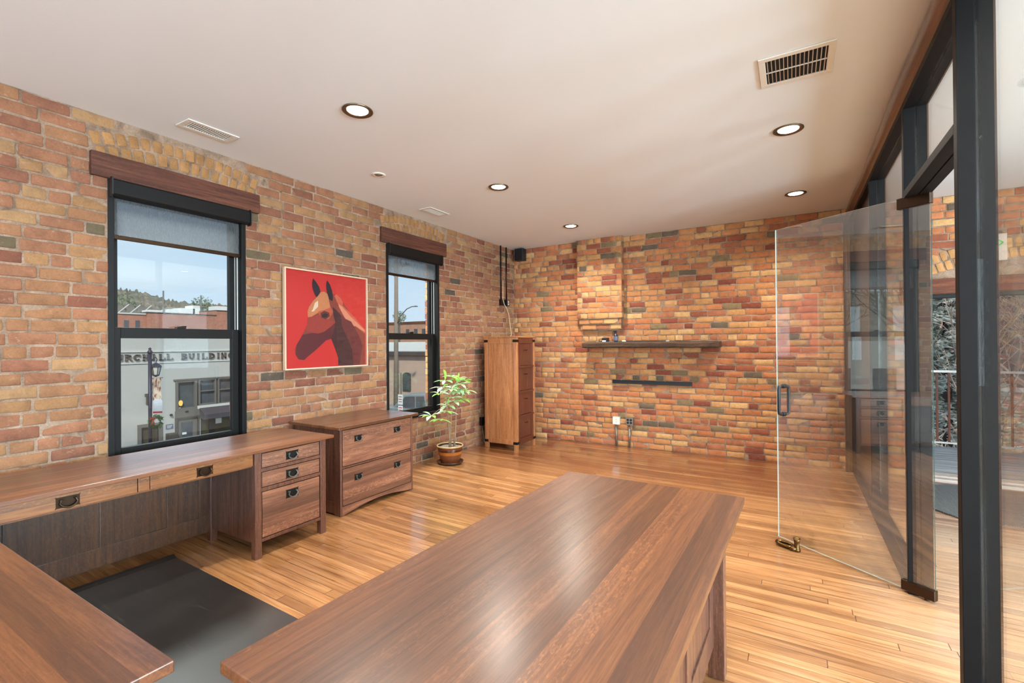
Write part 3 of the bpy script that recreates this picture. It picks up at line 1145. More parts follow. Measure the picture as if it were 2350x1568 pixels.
# round varnished log under the ceiling along the partition
lg = MB()
nseg, nr = 90, 20
rr = random.Random(5)
for i in range(nseg + 1):
    y = -4.1 + (YF + 4.05) * i / nseg
    k = 1 + 0.05 * sin(y * 2.1) + 0.03 * sin(y * 5.3 + 1)
    for j in range(nr):
        a = 2 * pi * j / nr
        rad = k * (1 + 0.03 * sin(3 * a + y * 1.7) + 0.012 * sin(9 * a + y * 3) + rr.uniform(-0.008, 0.008))
        lg.v.append((0.092 * rad * cos(a), y, 0.072 * rad * sin(a)))
for i in range(nseg):
    for j in range(nr):
        j2 = (j + 1) % nr
        lg.f.append((i * nr + j, i * nr + j2, (i + 1) * nr + j2, (i + 1) * nr + j))
        lg.mi.append(0)
tag(lg.build('trim_4', M['log'], smooth=True, loc=(0.628, 0, 2.985)), 'round varnished log running under the ceiling above the partition', 'beam', kind='structure')
tag(box(-0.03, 0.03, -0.045, 0.045, 0, 2.95).build('trim_5', M['stud'], bevel=0.004, loc=(0.542, 6.665, 0)), 'dark brown timber stud where the partition meets the far wall', 'stud', kind='structure')

# the open glass door, hinged at the second post
hinge = Vector((0.684, 3.540))
free = Vector((-0.107, 4.135))
dv = free - hinge
dl = dv.length
root = thing('door_1', 'frameless glass door standing open into the room', 'door', (hinge.x, hinge.y, 0), math.atan2(dv.y, dv.x), kind='structure')
gp = MB()
gp.box(0, dl, -0.005, 0.005, 0.018, 2.352)
g_ = gp.build('glass_leaf', [M['door_glass'], M['glass_edge'], plain('dark_green_glass_edge', hexc(40, 58, 54), 0.2)], root)
# side edges and top/bottom edges of the leaf are polished
for p in g_.data.polygons:
    if abs(p.normal.y) < 0.5:
        p.material_index = 2 if p.normal.x < -0.5 else 1
for nm, z0, z1 in (('top_patch_fitting', 2.285, 2.352), ('bottom_patch_fitting', 0.014, 0.075)):
    m = MB()
    if 'top' in nm:
        m.box(-0.004, 0.165, -0.018, 0.018, z0, z1)
    else:
        m.box(-0.004, 0.165, -0.018, 0.018, z0, z1)
    m.tube([(0.04, 0, z0 - 0.012 if 'bottom' in nm else z1), (0.04, 0, z0 if 'bottom' in nm else z1 + 0.012)], 0.014, 12)
    m.build(nm, M['bronze'], root, bevel=0.004)
m = MB()
for s in (1, -1):
    pts = []
    hx = dl - 0.055
    y_ = s * 0.052
    zc = 1.06
    hh = 0.105
    pts = [(hx, s * 0.006, zc - hh), (hx, y_ * 0.6, zc - hh), (hx, y_ * 0.92, zc - hh + 0.006), (hx, y_, zc - hh + 0.022),
           (hx, y_, zc + hh - 0.022), (hx, y_ * 0.92, zc + hh - 0.006), (hx, y_ * 0.6, zc + hh), (hx, s * 0.006, zc + hh)]
    m.tube(pts, 0.0115, 12)
    for zz in (zc - hh, zc + hh):
        m.tube([(hx, s * 0.005, zz), (hx, s * 0.011, zz)], 0.017, 14)
m.build('pull_handle', M['black_plastic'], root, smooth=True, label='black rounded pull handle')

# ------------------------------------------------------------------ ceiling fixtures
def downlight():
    r = thing('recessed_light', 'x', 'ceiling light', (0, 0, H))
    m = MB().lathe([(0.098, 0.0), (0.099, -0.006), (0.092, -0.010), (0.078, -0.007), (0.068, -0.001)], 40)
    m.build('trim_ring', M['ring'], r, smooth=True)
    m = MB().lathe([(0.069, -0.001), (0.066, -0.0035), (0.0, -0.004)], 40)
    m.build('lamp_lens', M['lamp_on'], r, smooth=True)
    return r


dl_pos = [(-2.45, 2.154, 'nearest recessed light above the picture wall, brightest'), (-2.474, 3.925, 'recessed light at mid room, left row, above the filing cabinet'),
          (-2.5, 5.744, 'recessed light nearest the chimney breast, left row'), (-0.015, 3.981, 'recessed light at right, just beyond the large ceiling vent'),
          (0.038, 5.742, 'small recessed light at right nearest the far wall'), (-0.02, 2.15, 'recessed light over the far end of the big table'),
          (-2.45, 0.3, 'recessed light over the corner desks'), (-0.02, 0.2, 'recessed light over the near end of the big table'), (-2.45, -1.6, 'recessed light at the rear left'),
          (-0.02, -1.7, 'recessed light at the rear centre'), (2.6, 0.4, 'recessed light beyond the partition, rear'), (2.6, 2.6, 'recessed light beyond the partition, middle'),
          (2.6, 4.9, 'recessed light beyond the partition, near the deck door')]
dproto = downlight()
for i, (x, y, lb) in enumerate(dl_pos):
    o = dproto if i == 0 else copy_tree(dproto)
    o.location = (x, y, H)
    o['label'] = lb
    o['group'] = 'recessed ceiling lights'
    light('downlight_beam', 'SPOT', (x, y, H - 0.02), 240 if y > 5 else (155 if y > 1 else 70), (1.0, 0.96, 0.86), (0, 0, 0), spot_size=R_(150), spot_blend=0.9, shadow_soft_size=0.06)


def vent(lx, ly, n, rows, label, loc, fine=False):
    """ceiling register lx by ly, blades run along y"""
    r = thing('ceiling_vent', label, 'vent', loc, group=None)
    b = 0.034
    m = MB()
    zt, zb = -0.001, -0.008
    m.box(-lx / 2, lx / 2, -ly / 2, -ly / 2 + b, zb, zt).box(-lx / 2, lx / 2, ly / 2 - b, ly / 2, zb, zt)
    m.box(-lx / 2, -lx / 2 + b, -ly / 2 + b, ly / 2 - b, zb, zt).box(lx / 2 - b, lx / 2, -ly / 2 + b, ly / 2 - b, zb, zt)
    for k in range(1, rows):
        yy = -ly / 2 + b + (ly - 2 * b) * k / rows
        m.box(-lx / 2 + b, lx / 2 - b, yy - 0.003, yy + 0.003, zb, zt)
    m.build('vent_frame', M['white_metal'], r, bevel=0.002)
    box(-lx / 2 + b, lx / 2 - b, -ly / 2 + b, ly / 2 - b, -0.0015, -0.0005).build('duct_opening', M['void'], r)
    w = (lx - 2 * b) / n
    for k in range(n):
        xc = -lx / 2 + b + (k + 0.5) * w
        m = MB()
        d = w * 0.12
        m.face([(xc - d, -ly / 2 + b, -0.0018), (xc + d, -ly / 2 + b, -0.0078), (xc + d, ly / 2 - b, -0.0078), (xc - d, ly / 2 - b, -0.0018)])
        m.face([(xc - d, ly / 2 - b, -0.003), (xc + d, ly / 2 - b, -0.009), (xc + d, -ly / 2 + b, -0.009), (xc - d, -ly / 2 + b, -0.003)])
        m.build('louver', M['white_metal'], r)
    return r


v = vent(0.36, 0.335, 15, 2, 'large square white ceiling vent near the partition', (0.028, 3.08, H))
v = vent(0.345, 0.172, 18, 1, 'white ceiling vent above the nearer window', (-3.586, 1.80, H))
v.rotation_euler = (0, 0, R_(90))
v = vent(0.345, 0.172, 30, 1, 'small white ceiling vent above the window beside the plant', (-3.566, 4.26, H))
v.rotation_euler = (0, 0, R_(90))
r = thing('ceiling_sprinkler', 'small round white sprinkler cover on the ceiling', 'sprinkler', (-3.217, 3.066, H))
MB().lathe([(0.062, 0), (0.062, -0.004), (0.04, -0.008), (0.034, -0.004)], 32).build('cover_plate', M['white_metal'], r, smooth=True)
MB().lathe([(0.03, -0.003), (0.026, -0.008), (0.012, -0.012), (0.0, -0.012)], 20).build('nozzle', M['galv'], r, smooth=True)

# ------------------------------------------------------------------ mission-style handle
def handle_mb(w=0.094, h=0.058, sgn=1):
    """plate in the yz plane facing +x, centred at the origin"""
    m = MB()
    hw, hh = w / 2, h / 2
    poly = [(-hw, -hh), (-hw + 0.006, -hh + 0.004), (hw - 0.006, -hh + 0.004), (hw, -hh), (hw - 0.003, -hh + 0.01), (hw - 0.003, hh - 0.01),
            (hw, hh), (hw - 0.006, hh - 0.004), (-hw + 0.006, hh - 0.004), (-hw, hh), (-hw + 0.003, hh - 0.01), (-hw + 0.003, -hh + 0.01)]
    m.prism(poly, 0.0, 0.003, 'x', 0)
    for s in (-1, 1):
        m.tube([(0.003, s * w * 0.30, 0.012), (0.016, s * w * 0.30, 0.012)], [0.0065, 0.005], 10, 1)
    pts = []
    for k in range(15):
        a = pi * k / 14
        pts.append((0.014 + 0.006 * sin(a), -cos(a) * w * 0.36 * (1.0 if k not in (0, 14) else 0.86), 0.006 - sin(a) * h * 0.50))
    pts = [(0.012, -w * 0.22, 0.016), (0.012, -w * 0.30, 0.016)] + pts + [(0.012, w * 0.30, 0.016), (0.012, w * 0.22, 0.016)]
    rs = [0.003] * 3 + [0.0035 + 0.0018 * sin(pi * k / 14) for k in range(15)] + [0.003]
    rs = (rs + [0.003] * 30)[:len(pts)]
    m.tube(pts, rs, 8, 1)
    return m


def add_handle(drawer, y, z, x, w=0.094, h=0.058):
    m = handle_mb(w, h)
    m.v = [(p[0] + x, p[1] + y, p[2] + z) for p in m.v]
    m.build('handle', [M['plate'], M['pewter']], drawer, label='dark iron bail handle')


# ------------------------------------------------------------------ long desk under the first window
DZ = 0.795
fz = 0.03
root = thing('writing_desk', 'long brown oak desk with drawer pedestal under the nearer window', 'desk', (-3.44, 1.9, fz))


def L3(mb, o=(-3.44, 1.9, fz)):
    mb.v = [(p[0] - o[0], p[1] - o[1], p[2] - o[2]) for p in mb.v]
    return mb


DY0, DY1, DXB, DXF = 0.06, 2.478, -3.785, -3.108
L3(box(DXB, DXF, DY0 - 0.04, DY1, DZ - 0.023, DZ)).build('desktop', M['oak_y'], root, bevel=0.003)
fx = -3.142            # front face of the pedestals
pz0, pz1 = 0.15, DZ - 0.024
for (a, b) in ((1.862, 2.427), (0.09, 0.655)):
    for yy in (a, b - 0.048):
        for xx in (fx - 0.048, DXB + 0.03):
            L3(box(xx, xx + 0.048, yy, yy + 0.048, fz - 0.012, pz1)).build('leg', M['oak_z'], root, bevel=0.003)
    cs = MB()
    cs.box(DXB + 0.04, fx - 0.03, a + 0.008, a + 0.026, pz0, pz1).box(DXB + 0.04, fx - 0.03, b - 0.026, b - 0.008, pz0, pz1)
    cs.box(DXB + 0.04, fx - 0.02, a + 0.02, b - 0.02, pz0, pz0 + 0.018)
    cs.box(fx - 0.028, fx - 0.006, a + 0.046, b - 0.046, pz0, pz0 + 0.022)
    cs.box(fx - 0.028, fx - 0.006, a + 0.046, b - 0.046, 0.495, 0.520).box(fx - 0.028, fx - 0.006, a + 0.046, b - 0.046, 0.630, 0.654)
    cs.box(fx - 0.028, fx - 0.004, a + 0.046, b - 0.046, 0.760, pz1)
    L3(cs).build('pedestal_case', M['oak_z'], root, bevel=0.002)
    yc = (a + b) / 2
    for (z0, z1, hz) in ((0.656, 0.757, 0.705), (0.523, 0.627, 0.572), (0.176, 0.491, 0.428)):
        dr = L3(box(fx - 0.03, fx - 0.006, a + 0.0545, b - 0.0545, z0 + 0.002, z1 - 0.002)).build('drawer', M['oak_yz'], root, bevel=0.002)
        mm = handle_mb(0.100, 0.066)
        mm.v = [(p[0] + fx - 0.006, p[1] + yc - 0.002, p[2] + hz) for p in mm.v]
        L3(mm).build('handle', [M['plate'], M['pewter']], dr, label='dark iron bail handle')
# pencil drawers over the knee space
ap = MB()
ap.box(fx - 0.03, fx - 0.012, 1.204, 1.258, 0.685, pz1)
ap.box(fx - 0.32, fx - 0.03, 0.66, 1.86, 0.672, 0.684)
L3(ap).build('drawer_divider', M['oak_apron'], root, bevel=0.002)
for (a, b, hy) in ((0.655, 1.202, 0.905), (1.260, 1.860, 1.552)):
    dr = L3(box(fx - 0.034, fx - 0.014, a + 0.002, b - 0.002, 0.684, 0.768)).build('pencil_drawer', M['oak_apron'], root, bevel=0.002)
    mm = handle_mb(0.098, 0.062)
    mm.v = [(p[0] + fx - 0.014, p[1] + hy, p[2] + 0.722) for p in mm.v]
    L3(mm).build('handle', [M['bronze'], M['bronze']], dr, label='brown bronze bail handle')
# panelled back
bp = MB()
bx = DXB + 0.035
bp.box(bx - 0.012, bx - 0.004, 0.62, 1.90, 0.13, pz1, 1)
for (a, b) in ((0.655, 0.70), (0.80, 0.862), (1.225, 1.30), (1.595, 1.665), (1.80, 1.865)):
    bp.box(bx - 0.01, bx + 0.006, a, b, 0.242, pz1 - 0.09)
bp.box(bx - 0.01, bx + 0.006, 0.655, 1.865, 0.12, 0.242).box(bx - 0.01, bx + 0.006, 0.655, 1.865, pz1 - 0.09, pz1)
L3(bp).build('back_panel', [M['oak_panel'], M['oak_panel']], root, bevel=0.002)

# ------------------------------------------------------------------ desk return in the foreground
root = thing('desk_return', 'brown oak desk at lower left corner, only its top showing', 'desk', (-2.2, 0.05, 0.0))
box(-0.86, 0.956, -0.45, 0.494, 0.742, 0.770).build('desktop', M['oak_x'], root, bevel=0.003)
for xx in (-0.82, 0.83):
    for yy in (-0.41, 0.385):
        box(xx, xx + 0.06, yy, yy + 0.06, 0.0, 0.742).build('leg', M['oak_z'], root, bevel=0.003)
ap = MB()
ap.box(-0.77, 0.84, 0.40, 0.42, 0.66, 0.742).box(-0.77, 0.84, -0.40, -0.38, 0.66, 0.742)
ap.box(-0.80, -0.78, -0.36, 0.39, 0.66, 0.742).box(0.85, 0.87, -0.36, 0.39, 0.66, 0.742)
ap.build('apron', M['oak_z'], root, bevel=0.002)

# ------------------------------------------------------------------ big table in front
root = thing('conference_table', 'large brown quartersawn oak table filling the foreground', 'table', (-0.682, 1.545, 0.0), R_(-1.3))
box(-0.456, 0.456, -0.955, 0.957, 0.733, 0.762).build('tabletop', M['oak_y'], root, bevel=0.003)
for xx in (-0.395, 0.325):
    for yy in (-0.86, 0.735):
        box(xx, xx + 0.068, yy, yy + 0.068, 0.0, 0.733).build('leg', M['oak_z'], root, bevel=0.003)
for s in (-1, 1):
    xo = 0.335 * s
    m = MB()
    m.box(xo - 0.006, xo + 0.006, -0.79, 0.735, 0.16, 0.733, 1)
    for (a, b) in ((-0.80, -0.73), (-0.32, -0.25), (0.20, 0.27), (0.66, 0.735)):
        m.box(xo - 0.014, xo + 0.014, a, b, 0.26, 0.66)
    m.box(xo - 0.014, xo + 0.014, -0.80, 0.735, 0.14, 0.26).box(xo - 0.014, xo + 0.014, -0.80, 0.735, 0.66, 0.733)
    m.build('side_panel', [M['oak_z'], M['oak_z']], root, bevel=0.002)
for yy in (-0.83, 0.765):
    box(-0.33, 0.33, yy - 0.01, yy + 0.01, 0.14, 0.733).build('end_panel', M['oak_z'], root, bevel=0.002)

# ------------------------------------------------------------------ lateral filing cabinet
cz = 0.05
root = thing('filing_cabinet', 'low wide oak filing cabinet with two drawers below the horse picture', 'cabinet', (-3.60, 3.12, cz))
o_ = (-3.60, 3.12, cz)
cf, ca, cbk = -3.290, 2.684, -3.90
cbq = 3.565
L3(box(-3.925, -3.250, 2.640, 3.612, 0.786, 0.812), o_).build('cabinet_top', M['oak_y'], root, bevel=0.005, seg=3)
m = MB()
for yy in (ca, cbq - 0.022):
    y2 = yy + 0.022
    m.box(cf - 0.075, cf, yy, y2, cz, 0.786).box(cbk, cbk + 0.06, yy, y2, cz, 0.786)
    m.box(cbk + 0.06, cf - 0.075, yy + 0.007, y2 - 0.004, cz + 0.1, 0.786)
    m.box(cbk + 0.06, cf - 0.075, yy, y2, cz + 0.012, cz + 0.11).box(cbk + 0.06, cf - 0.075, yy, y2, 0.72, 0.786)
m.box(cbk, cbk + 0.015, ca + 0.02, cbq - 0.02, cz + 0.05, 0.786)
m.box(cf - 0.03, cf - 0.002, ca + 0.02, cbq - 0.02, 0.447, 0.462).box(cf - 0.03, cf - 0.002, ca + 0.02, cbq - 0.02, 0.776, 0.786)
m.box(cbk, cf - 0.03, ca + 0.01, cbq - 0.01, cz + 0.07, cz + 0.08)
L3(m, o_).build('case', M['oak_z'], root, bevel=0.002)
# arched bottom rail
ar = [(ca + 0.022, cz + 0.0), (ca + 0.05, cz + 0.006)]
for k in range(13):
    t = k / 12
    ar.append((ca + 0.08 + (cbq - ca - 0.16) * t, cz + 0.010 + 0.038 * sin(pi * t)))
ar += [(cbq - 0.05, cz + 0.006), (cbq - 0.022, cz), (cbq - 0.022, 0.128), (ca + 0.022, 0.128)]
L3(MB().prism(ar, cf - 0.025, cf - 0.001, 'x'), o_).build('arched_rail', M['oak_yz'], root)
for (z0, z1, hz) in ((0.465, 0.774, 0.684), (0.131, 0.444, 0.346)):
    dr = L3(box(cf - 0.03, cf + 0.001, ca + 0.028, cbq - 0.028, z0 + 0.002, z1 - 0.002), o_).build('drawer', M['oak_yz'], root, bevel=0.0025)
    for hy in (2.876, 3.350):
        mm = handle_mb(0.088, 0.058)
        mm.v = [(p[0] + cf + 0.001, p[1] + hy, p[2] + hz) for p in mm.v]
        L3(mm, o_).build('handle', [M['plate'], M['pewter']], dr, label='dark iron bail handle')

# ------------------------------------------------------------------ tall cabinet in the corner
root = thing('tall_cabinet', 'tall narrow warm oak drawer cabinet with black metal corners', 'cabinet', (-3.53, 5.88, 0.0))
o_ = (-3.53, 5.88, 0.0)
tx0, tx1, ty0, ty1 = -3.80, -3.268, 5.613, 6.150
m = MB()
for xx in (tx0, tx1 - 0.05):
    for yy in (ty0, ty1 - 0.05):
        L3(box(xx, xx + 0.05, yy, yy + 0.05, 0.0, 1.585), o_).build('leg', M['cherry_z'], root, bevel=0.003)
L3(box(tx0 - 0.006, tx1 + 0.006, ty0 - 0.006, ty1 + 0.006, 1.585, 1.606), o_).build('cabinet_top', M['cherry_z'], root, bevel=0.004)
m.box(tx0 + 0.05, tx1 - 0.05, ty0 + 0.004, ty0 + 0.02, 1.50, 1.585).box(tx0 + 0.05, tx1 - 0.05, ty0 + 0.004, ty0 + 0.02, 0.10, 0.165)
m.box(tx0 + 0.03, tx1 - 0.03, ty0 + 0.011, ty0 + 0.022, 0.12, 1.56)
m.box(tx0 + 0.03, tx1 - 0.03, ty1 - 0.022, ty1 - 0.006, 0.12, 1.585).box(tx0 + 0.006, tx0 + 0.02, ty0 + 0.03, ty1 - 0.03, 0.12, 1.585)
L3(m, o_).build('side_panel', M['cherry_z'], root, bevel=0.002)
m = MB()
m.box(tx1 - 0.03, tx1 - 0.004, ty0 + 0.05, ty1 - 0.05, 1.50, 1.585).box(tx1 - 0.03, tx1 - 0.004, ty0 + 0.05, ty1 - 0.05, 0.10, 0.18)
m.box(tx1 - 0.03, tx1 - 0.006, ty0 + 0.05, ty0 + 0.105, 0.18, 1.5).box(tx1 - 0.03, tx1 - 0.006, ty1 - 0.105, ty1 - 0.05, 0.18, 1.5)
for zz in (1.175, 0.826, 0.488):
    m.box(tx1 - 0.03, tx1 + 0.006, ty0 + 0.05, ty1 - 0.05, zz - 0.014, zz + 0.014)
L3(m, o_).build('drawer_rail', M['cherry_d'], root, bevel=0.002)
for (z0, z1) in ((1.192, 1.497), (0.843, 1.158), (0.505, 0.809), (0.184, 0.471)):
    m = MB()
    m.box(tx1 - 0.03, tx1 - 0.010, ty0 + 0.108, ty1 - 0.108, z0, z1)
    dr = L3(m, o_).build('drawer', M['cherry_d'], root, bevel=0.002)
    zc = z1 - 0.085
    yc = (ty0 + ty1) / 2
    h_ = MB().tube([(tx1 - 0.01, yc - 0.035, zc), (tx1 + 0.008, yc - 0.03, zc - 0.006), (tx1 + 0.012, yc, zc - 0.012), (tx1 + 0.008, yc + 0.03, zc - 0.006), (tx1 - 0.01, yc + 0.035, zc)], 0.004, 8)
    L3(h_, o_).build('handle', M['plate'], dr, smooth=True)
for z0 in (1.522, 0.108):
    for (xx, sx) in ((tx0, 1), (tx1, -1)):
        for (yy, sy) in ((ty0, 1), (ty1, -1)):
            m = MB()
            xa, xb = sorted((xx - sx * 0.002, xx + sx * 0.06))
            ya, yb = sorted((yy - sy * 0.003, yy + sy * 0.0))
            m.box(xa, xb, ya, yb, z0, z0 + 0.035)
            xa, xb = sorted((xx - sx * 0.003, xx))
            ya, yb = sorted((yy - sy * 0.003, yy + sy * 0.06))
            m.box(xa, xb, ya, yb, z0, z0 + 0.035)
            L3(m, o_).build('corner_bracket', M['black_metal'], root)

# ------------------------------------------------------------------ chair mat on the floor
m = MB()
nx_, ny_ = 30, 12
mx0, mx1, my0, my1 = -3.655, -1.15, 0.67, 1.597


def matz(x, y):
    e = x - mx0
    lip = 0.016 * max(0, 1 - e / 0.05) ** 2
    return floor_z(x, y) + 0.004 + lip


for (dz) in (0.0, 0.004):
    for j in range(ny_ + 1):
        for i in range(nx_ + 1):
            t = (i / nx_) ** 1.5
            x = mx0 + (mx1 - mx0) * t
            y = my0 + (my1 - my0) * j / ny_
            m.v.append((x, y, matz(x, y) + dz))
N_ = (nx_ + 1) * (ny_ + 1)
for j in range(ny_):
    for i in range(nx_):
        a = j * (nx_ + 1) + i
        m.f.append((a + N_, a + 1 + N_, a + nx_ + 2 + N_, a + nx_ + 1 + N_))
        m.f.append((a, a + nx_ + 1, a + nx_ + 2, a + 1))
        m.mi += [0, 0]
for i in range(nx_):
    for j in (0, ny_):
        a = j * (nx_ + 1) + i
        m.f.append((a, a + 1, a + 1 + N_, a + N_) if j == 0 else (a + 1, a, a + N_, a + 1 + N_))
        m.mi.append(0)
for j in range(ny_):
    for i in (0, nx_):
        a = j * (nx_ + 1) + i
        b = a + nx_ + 1
        m.f.append((b, a, a + N_, b + N_) if i == 0 else (a, b, b + N_, a + N_))
        m.mi.append(0)
tag(m.build('chair_mat', M['mat_rubber'], smooth=False), 'scratched black floor mat between the desks', 'mat')

# ------------------------------------------------------------------ picture
root = thing('framed_picture', 'horse portrait on red ground in a pale maple frame', 'picture', (XL + 0.02, 3.065, 1.742))
pw, ph = 0.478, 0.465
m = MB()
t_ = 0.013
m.box(0, 0.035, -pw, pw, ph - t_, ph).box(0, 0.035, -pw, pw, -ph, -ph + t_).box(0, 0.035, -pw, -pw + t_, -ph + t_, ph - t_).box(0, 0.035, pw - t_, pw, -ph + t_, ph - t_)
m.build('picture_frame', M['picture_frame'], root, bevel=0.0015)
HORSE = [
('hide', [(-0.088, 0.272), (-0.052, 0.281), (-0.008, 0.27), (0.042, 0.268), (0.084, 0.256), (0.131, 0.248), (0.173, 0.185), (0.246, 0.102), (0.335, 0.018), (0.452, -0.081), (0.449, -0.455), (0.107, -0.444), (0.107, -0.372), (0.071, -0.278), (0.025, -0.182), (-0.038, -0.197), (-0.126, -0.268), (-0.189, -0.315), (-0.228, -0.34), (-0.278, -0.379), (-0.334, -0.37), (-0.365, -0.322), (-0.371, -0.28), (-0.353, -0.237), (-0.317, -0.187), (-0.276, -0.115), (-0.239, -0.041), (-0.234, 0.025), (-0.238, 0.076), (-0.221, 0.121), (-0.174, 0.19), (-0.131, 0.231)]) ,
('mane', [(0.065, 0.247), (0.093, 0.265), (0.14, 0.23), (0.168, 0.192), (0.163, 0.157), (0.285, 0.072), (0.452, -0.081), (0.452, -0.122), (0.345, -0.055), (0.27, -0.001), (0.187, 0.099), (0.111, 0.165)]) ,
('glow', [(0.111, 0.173), (0.159, 0.145), (0.275, 0.04), (0.386, -0.037), (0.452, -0.085), (0.452, -0.106), (0.325, -0.047), (0.269, -0.049), (0.245, -0.041), (0.168, 0.067), (0.12, 0.142)]) ,
('face_light', [(-0.088, 0.272), (-0.123, 0.231), (-0.174, 0.183), (-0.221, 0.121), (-0.238, 0.076), (-0.234, 0.021), (-0.192, 0.03), (-0.098, 0.083), (-0.036, 0.094), (0.018, 0.128), (0.001, 0.196), (-0.008, 0.256), (-0.052, 0.279)]) ,
('blaze', [(-0.123, 0.186), (-0.158, 0.162), (-0.183, 0.094), (-0.2, 0.078), (-0.175, 0.079), (-0.123, 0.127)]) ,
('cheek', [(-0.124, 0.082), (-0.054, 0.101), (0.018, 0.128), (0.055, 0.092), (-0.001, 0.012), (-0.072, 0.017), (-0.107, 0.038)]) ,
('face_mid', [(-0.234, 0.021), (-0.192, 0.03), (-0.098, 0.05), (-0.089, 0.016), (-0.001, 0.005), (0.073, -0.008), (0.035, -0.109), (-0.002, -0.155), (-0.125, -0.134), (-0.185, -0.124), (-0.26, -0.107), (-0.243, -0.048)]) ,
('jaw', [(-0.185, -0.124), (-0.125, -0.13), (-0.055, -0.111), (0.017, -0.063), (0.077, -0.015), (0.044, -0.17), (-0.038, -0.197), (-0.126, -0.268), (-0.189, -0.315), (-0.228, -0.34), (-0.278, -0.379), (-0.334, -0.37), (-0.365, -0.322), (-0.353, -0.237), (-0.292, -0.144)]) ,
('neck_dark', [(0.041, 0.137), (0.092, 0.102), (0.139, 0.065), (0.157, -0.06), (0.205, -0.145), (0.243, -0.209), (0.282, -0.297), (0.296, -0.45), (0.107, -0.444), (0.107, -0.372), (0.071, -0.278), (0.025, -0.178), (0.053, -0.101), (0.077, -0.015), (0.054, 0.046)]) ,
('neck_mid', [(0.139, 0.065), (0.187, 0.028), (0.27, -0.001), (0.325, -0.079), (0.385, -0.168), (0.416, -0.258), (0.394, -0.348), (0.378, -0.454), (0.296, -0.45), (0.282, -0.297), (0.243, -0.209), (0.205, -0.145), (0.157, -0.06)]) ,
('eye_patch', [(-0.098, 0.068), (-0.054, 0.093), (-0.0, 0.077), (0.009, 0.043), (-0.037, 0.011), (-0.089, 0.024)]) ,
('eye', [(-0.085, 0.05), (-0.049, 0.069), (-0.011, 0.059), (-0.027, 0.03), (-0.072, 0.026)]) ,
('ear', [(-0.177, 0.393), (-0.187, 0.351), (-0.185, 0.307), (-0.17, 0.264), (-0.15, 0.225), (-0.133, 0.221), (-0.096, 0.275), (-0.109, 0.315), (-0.139, 0.356)]) ,
('ear', [(-0.02, 0.392), (-0.031, 0.353), (-0.027, 0.3), (-0.013, 0.248), (0.001, 0.211), (0.039, 0.192), (0.048, 0.23), (0.036, 0.298), (0.013, 0.353)]) ,
]
HC = {'hide': (140, 58, 44), 'mane': (206, 92, 66), 'glow': (224, 140, 108), 'face_light': (206, 128, 82), 'blaze': (236, 208, 176), 'cheek': (190, 84, 58),
      'face_mid': (160, 56, 44), 'jaw': (96, 30, 36), 'neck_dark': (60, 22, 28), 'neck_mid': (106, 38, 40), 'eye_patch': (104, 36, 30), 'eye': (26, 16, 24), 'ear': (38, 18, 32)}
names = list(HC)
pm = [plain('print_red', hexc(176, 34, 30), 0.6, 0, 0, 3, 0.05)] + [plain('print_' + n_, tuple(q * 0.66 for q in hexc(*HC[n_])), 0.6, 0, 0, 40, 0.12) for n_ in names]
m = MB()
m.box(0.004, 0.018, -pw + t_, pw - t_, -ph + t_, ph - t_, 0)
for k, (nm, pts) in enumerate(HORSE):
    m.face([(0.0183 + 0.00025 * k, y, z) for (y, z) in pts], 1 + names.index(nm))
m.build('horse_print', pm, root)
box(0.0235, 0.0255, -pw + t_, pw - t_, -ph + t_, ph - t_).build('glazing', M['picture_glass'], root)

# ------------------------------------------------------------------ potted plant
PXc, PYc = -3.60, 4.56
pz = floor_z(PXc, PYc)
root = thing('plant_saucer', 'dark brown glazed saucer under the plant pot', 'saucer', (PXc, PYc, pz + 0.002))
MB().lathe([(0.0, 0.0), (0.125, 0.0), (0.158, 0.016), (0.162, 0.030), (0.154, 0.030), (0.146, 0.016), (0.12, 0.008), (0, 0.008)], 48).build('dish', M['glaze_dark'], root, smooth=True)
root = thing('potted_plant', 'money tree with pale green leaves in a brown banded glazed pot', 'plant', (PXc, PYc, pz + 0.011))
prof = [(0.0, 0, 1), (0.108, 0.0, 1), (0.116, 0.01, 1), (0.128, 0.06, 1), (0.138, 0.105, 2), (0.144, 0.135, 2), (0.146, 0.142, 0), (0.148, 0.160, 0), (0.146, 0.166, 1),
        (0.148, 0.188, 1), (0.158, 0.196, 3), (0.162, 0.208, 3), (0.156, 0.214, 3), (0.146, 0.206, 0), (0.140, 0.17, 0)]
MB().lathe(prof, 56).build('pot', [M['glaze_dark'], M['glaze_mid'], M['glaze_amber'], M['glaze_rim']], root, smooth=True)
so = MB()
rs = random.Random(3)
so.v.append((0, 0, 0.188))
for k in range(5):
    for j in range(28):
        a = 2 * pi * j / 28
        r_ = 0.145 * (k + 1) / 5
        so.v.append((r_ * cos(a), r_ * sin(a), 0.186 + rs.uniform(-0.005, 0.006)))
for j in range(28):
    so.f.append((0, 1 + j, 1 + (j + 1) % 28))
for k in range(4):
    for j in range(28):
        a, b = 1 + k * 28 + j, 1 + k * 28 + (j + 1) % 28
        so.f.append((a, a + 28, b + 28, b))
so.mi = [0] * len(so.f)
o = so.build('soil', M['soil'], root)
o['kind'] = 'stuff'
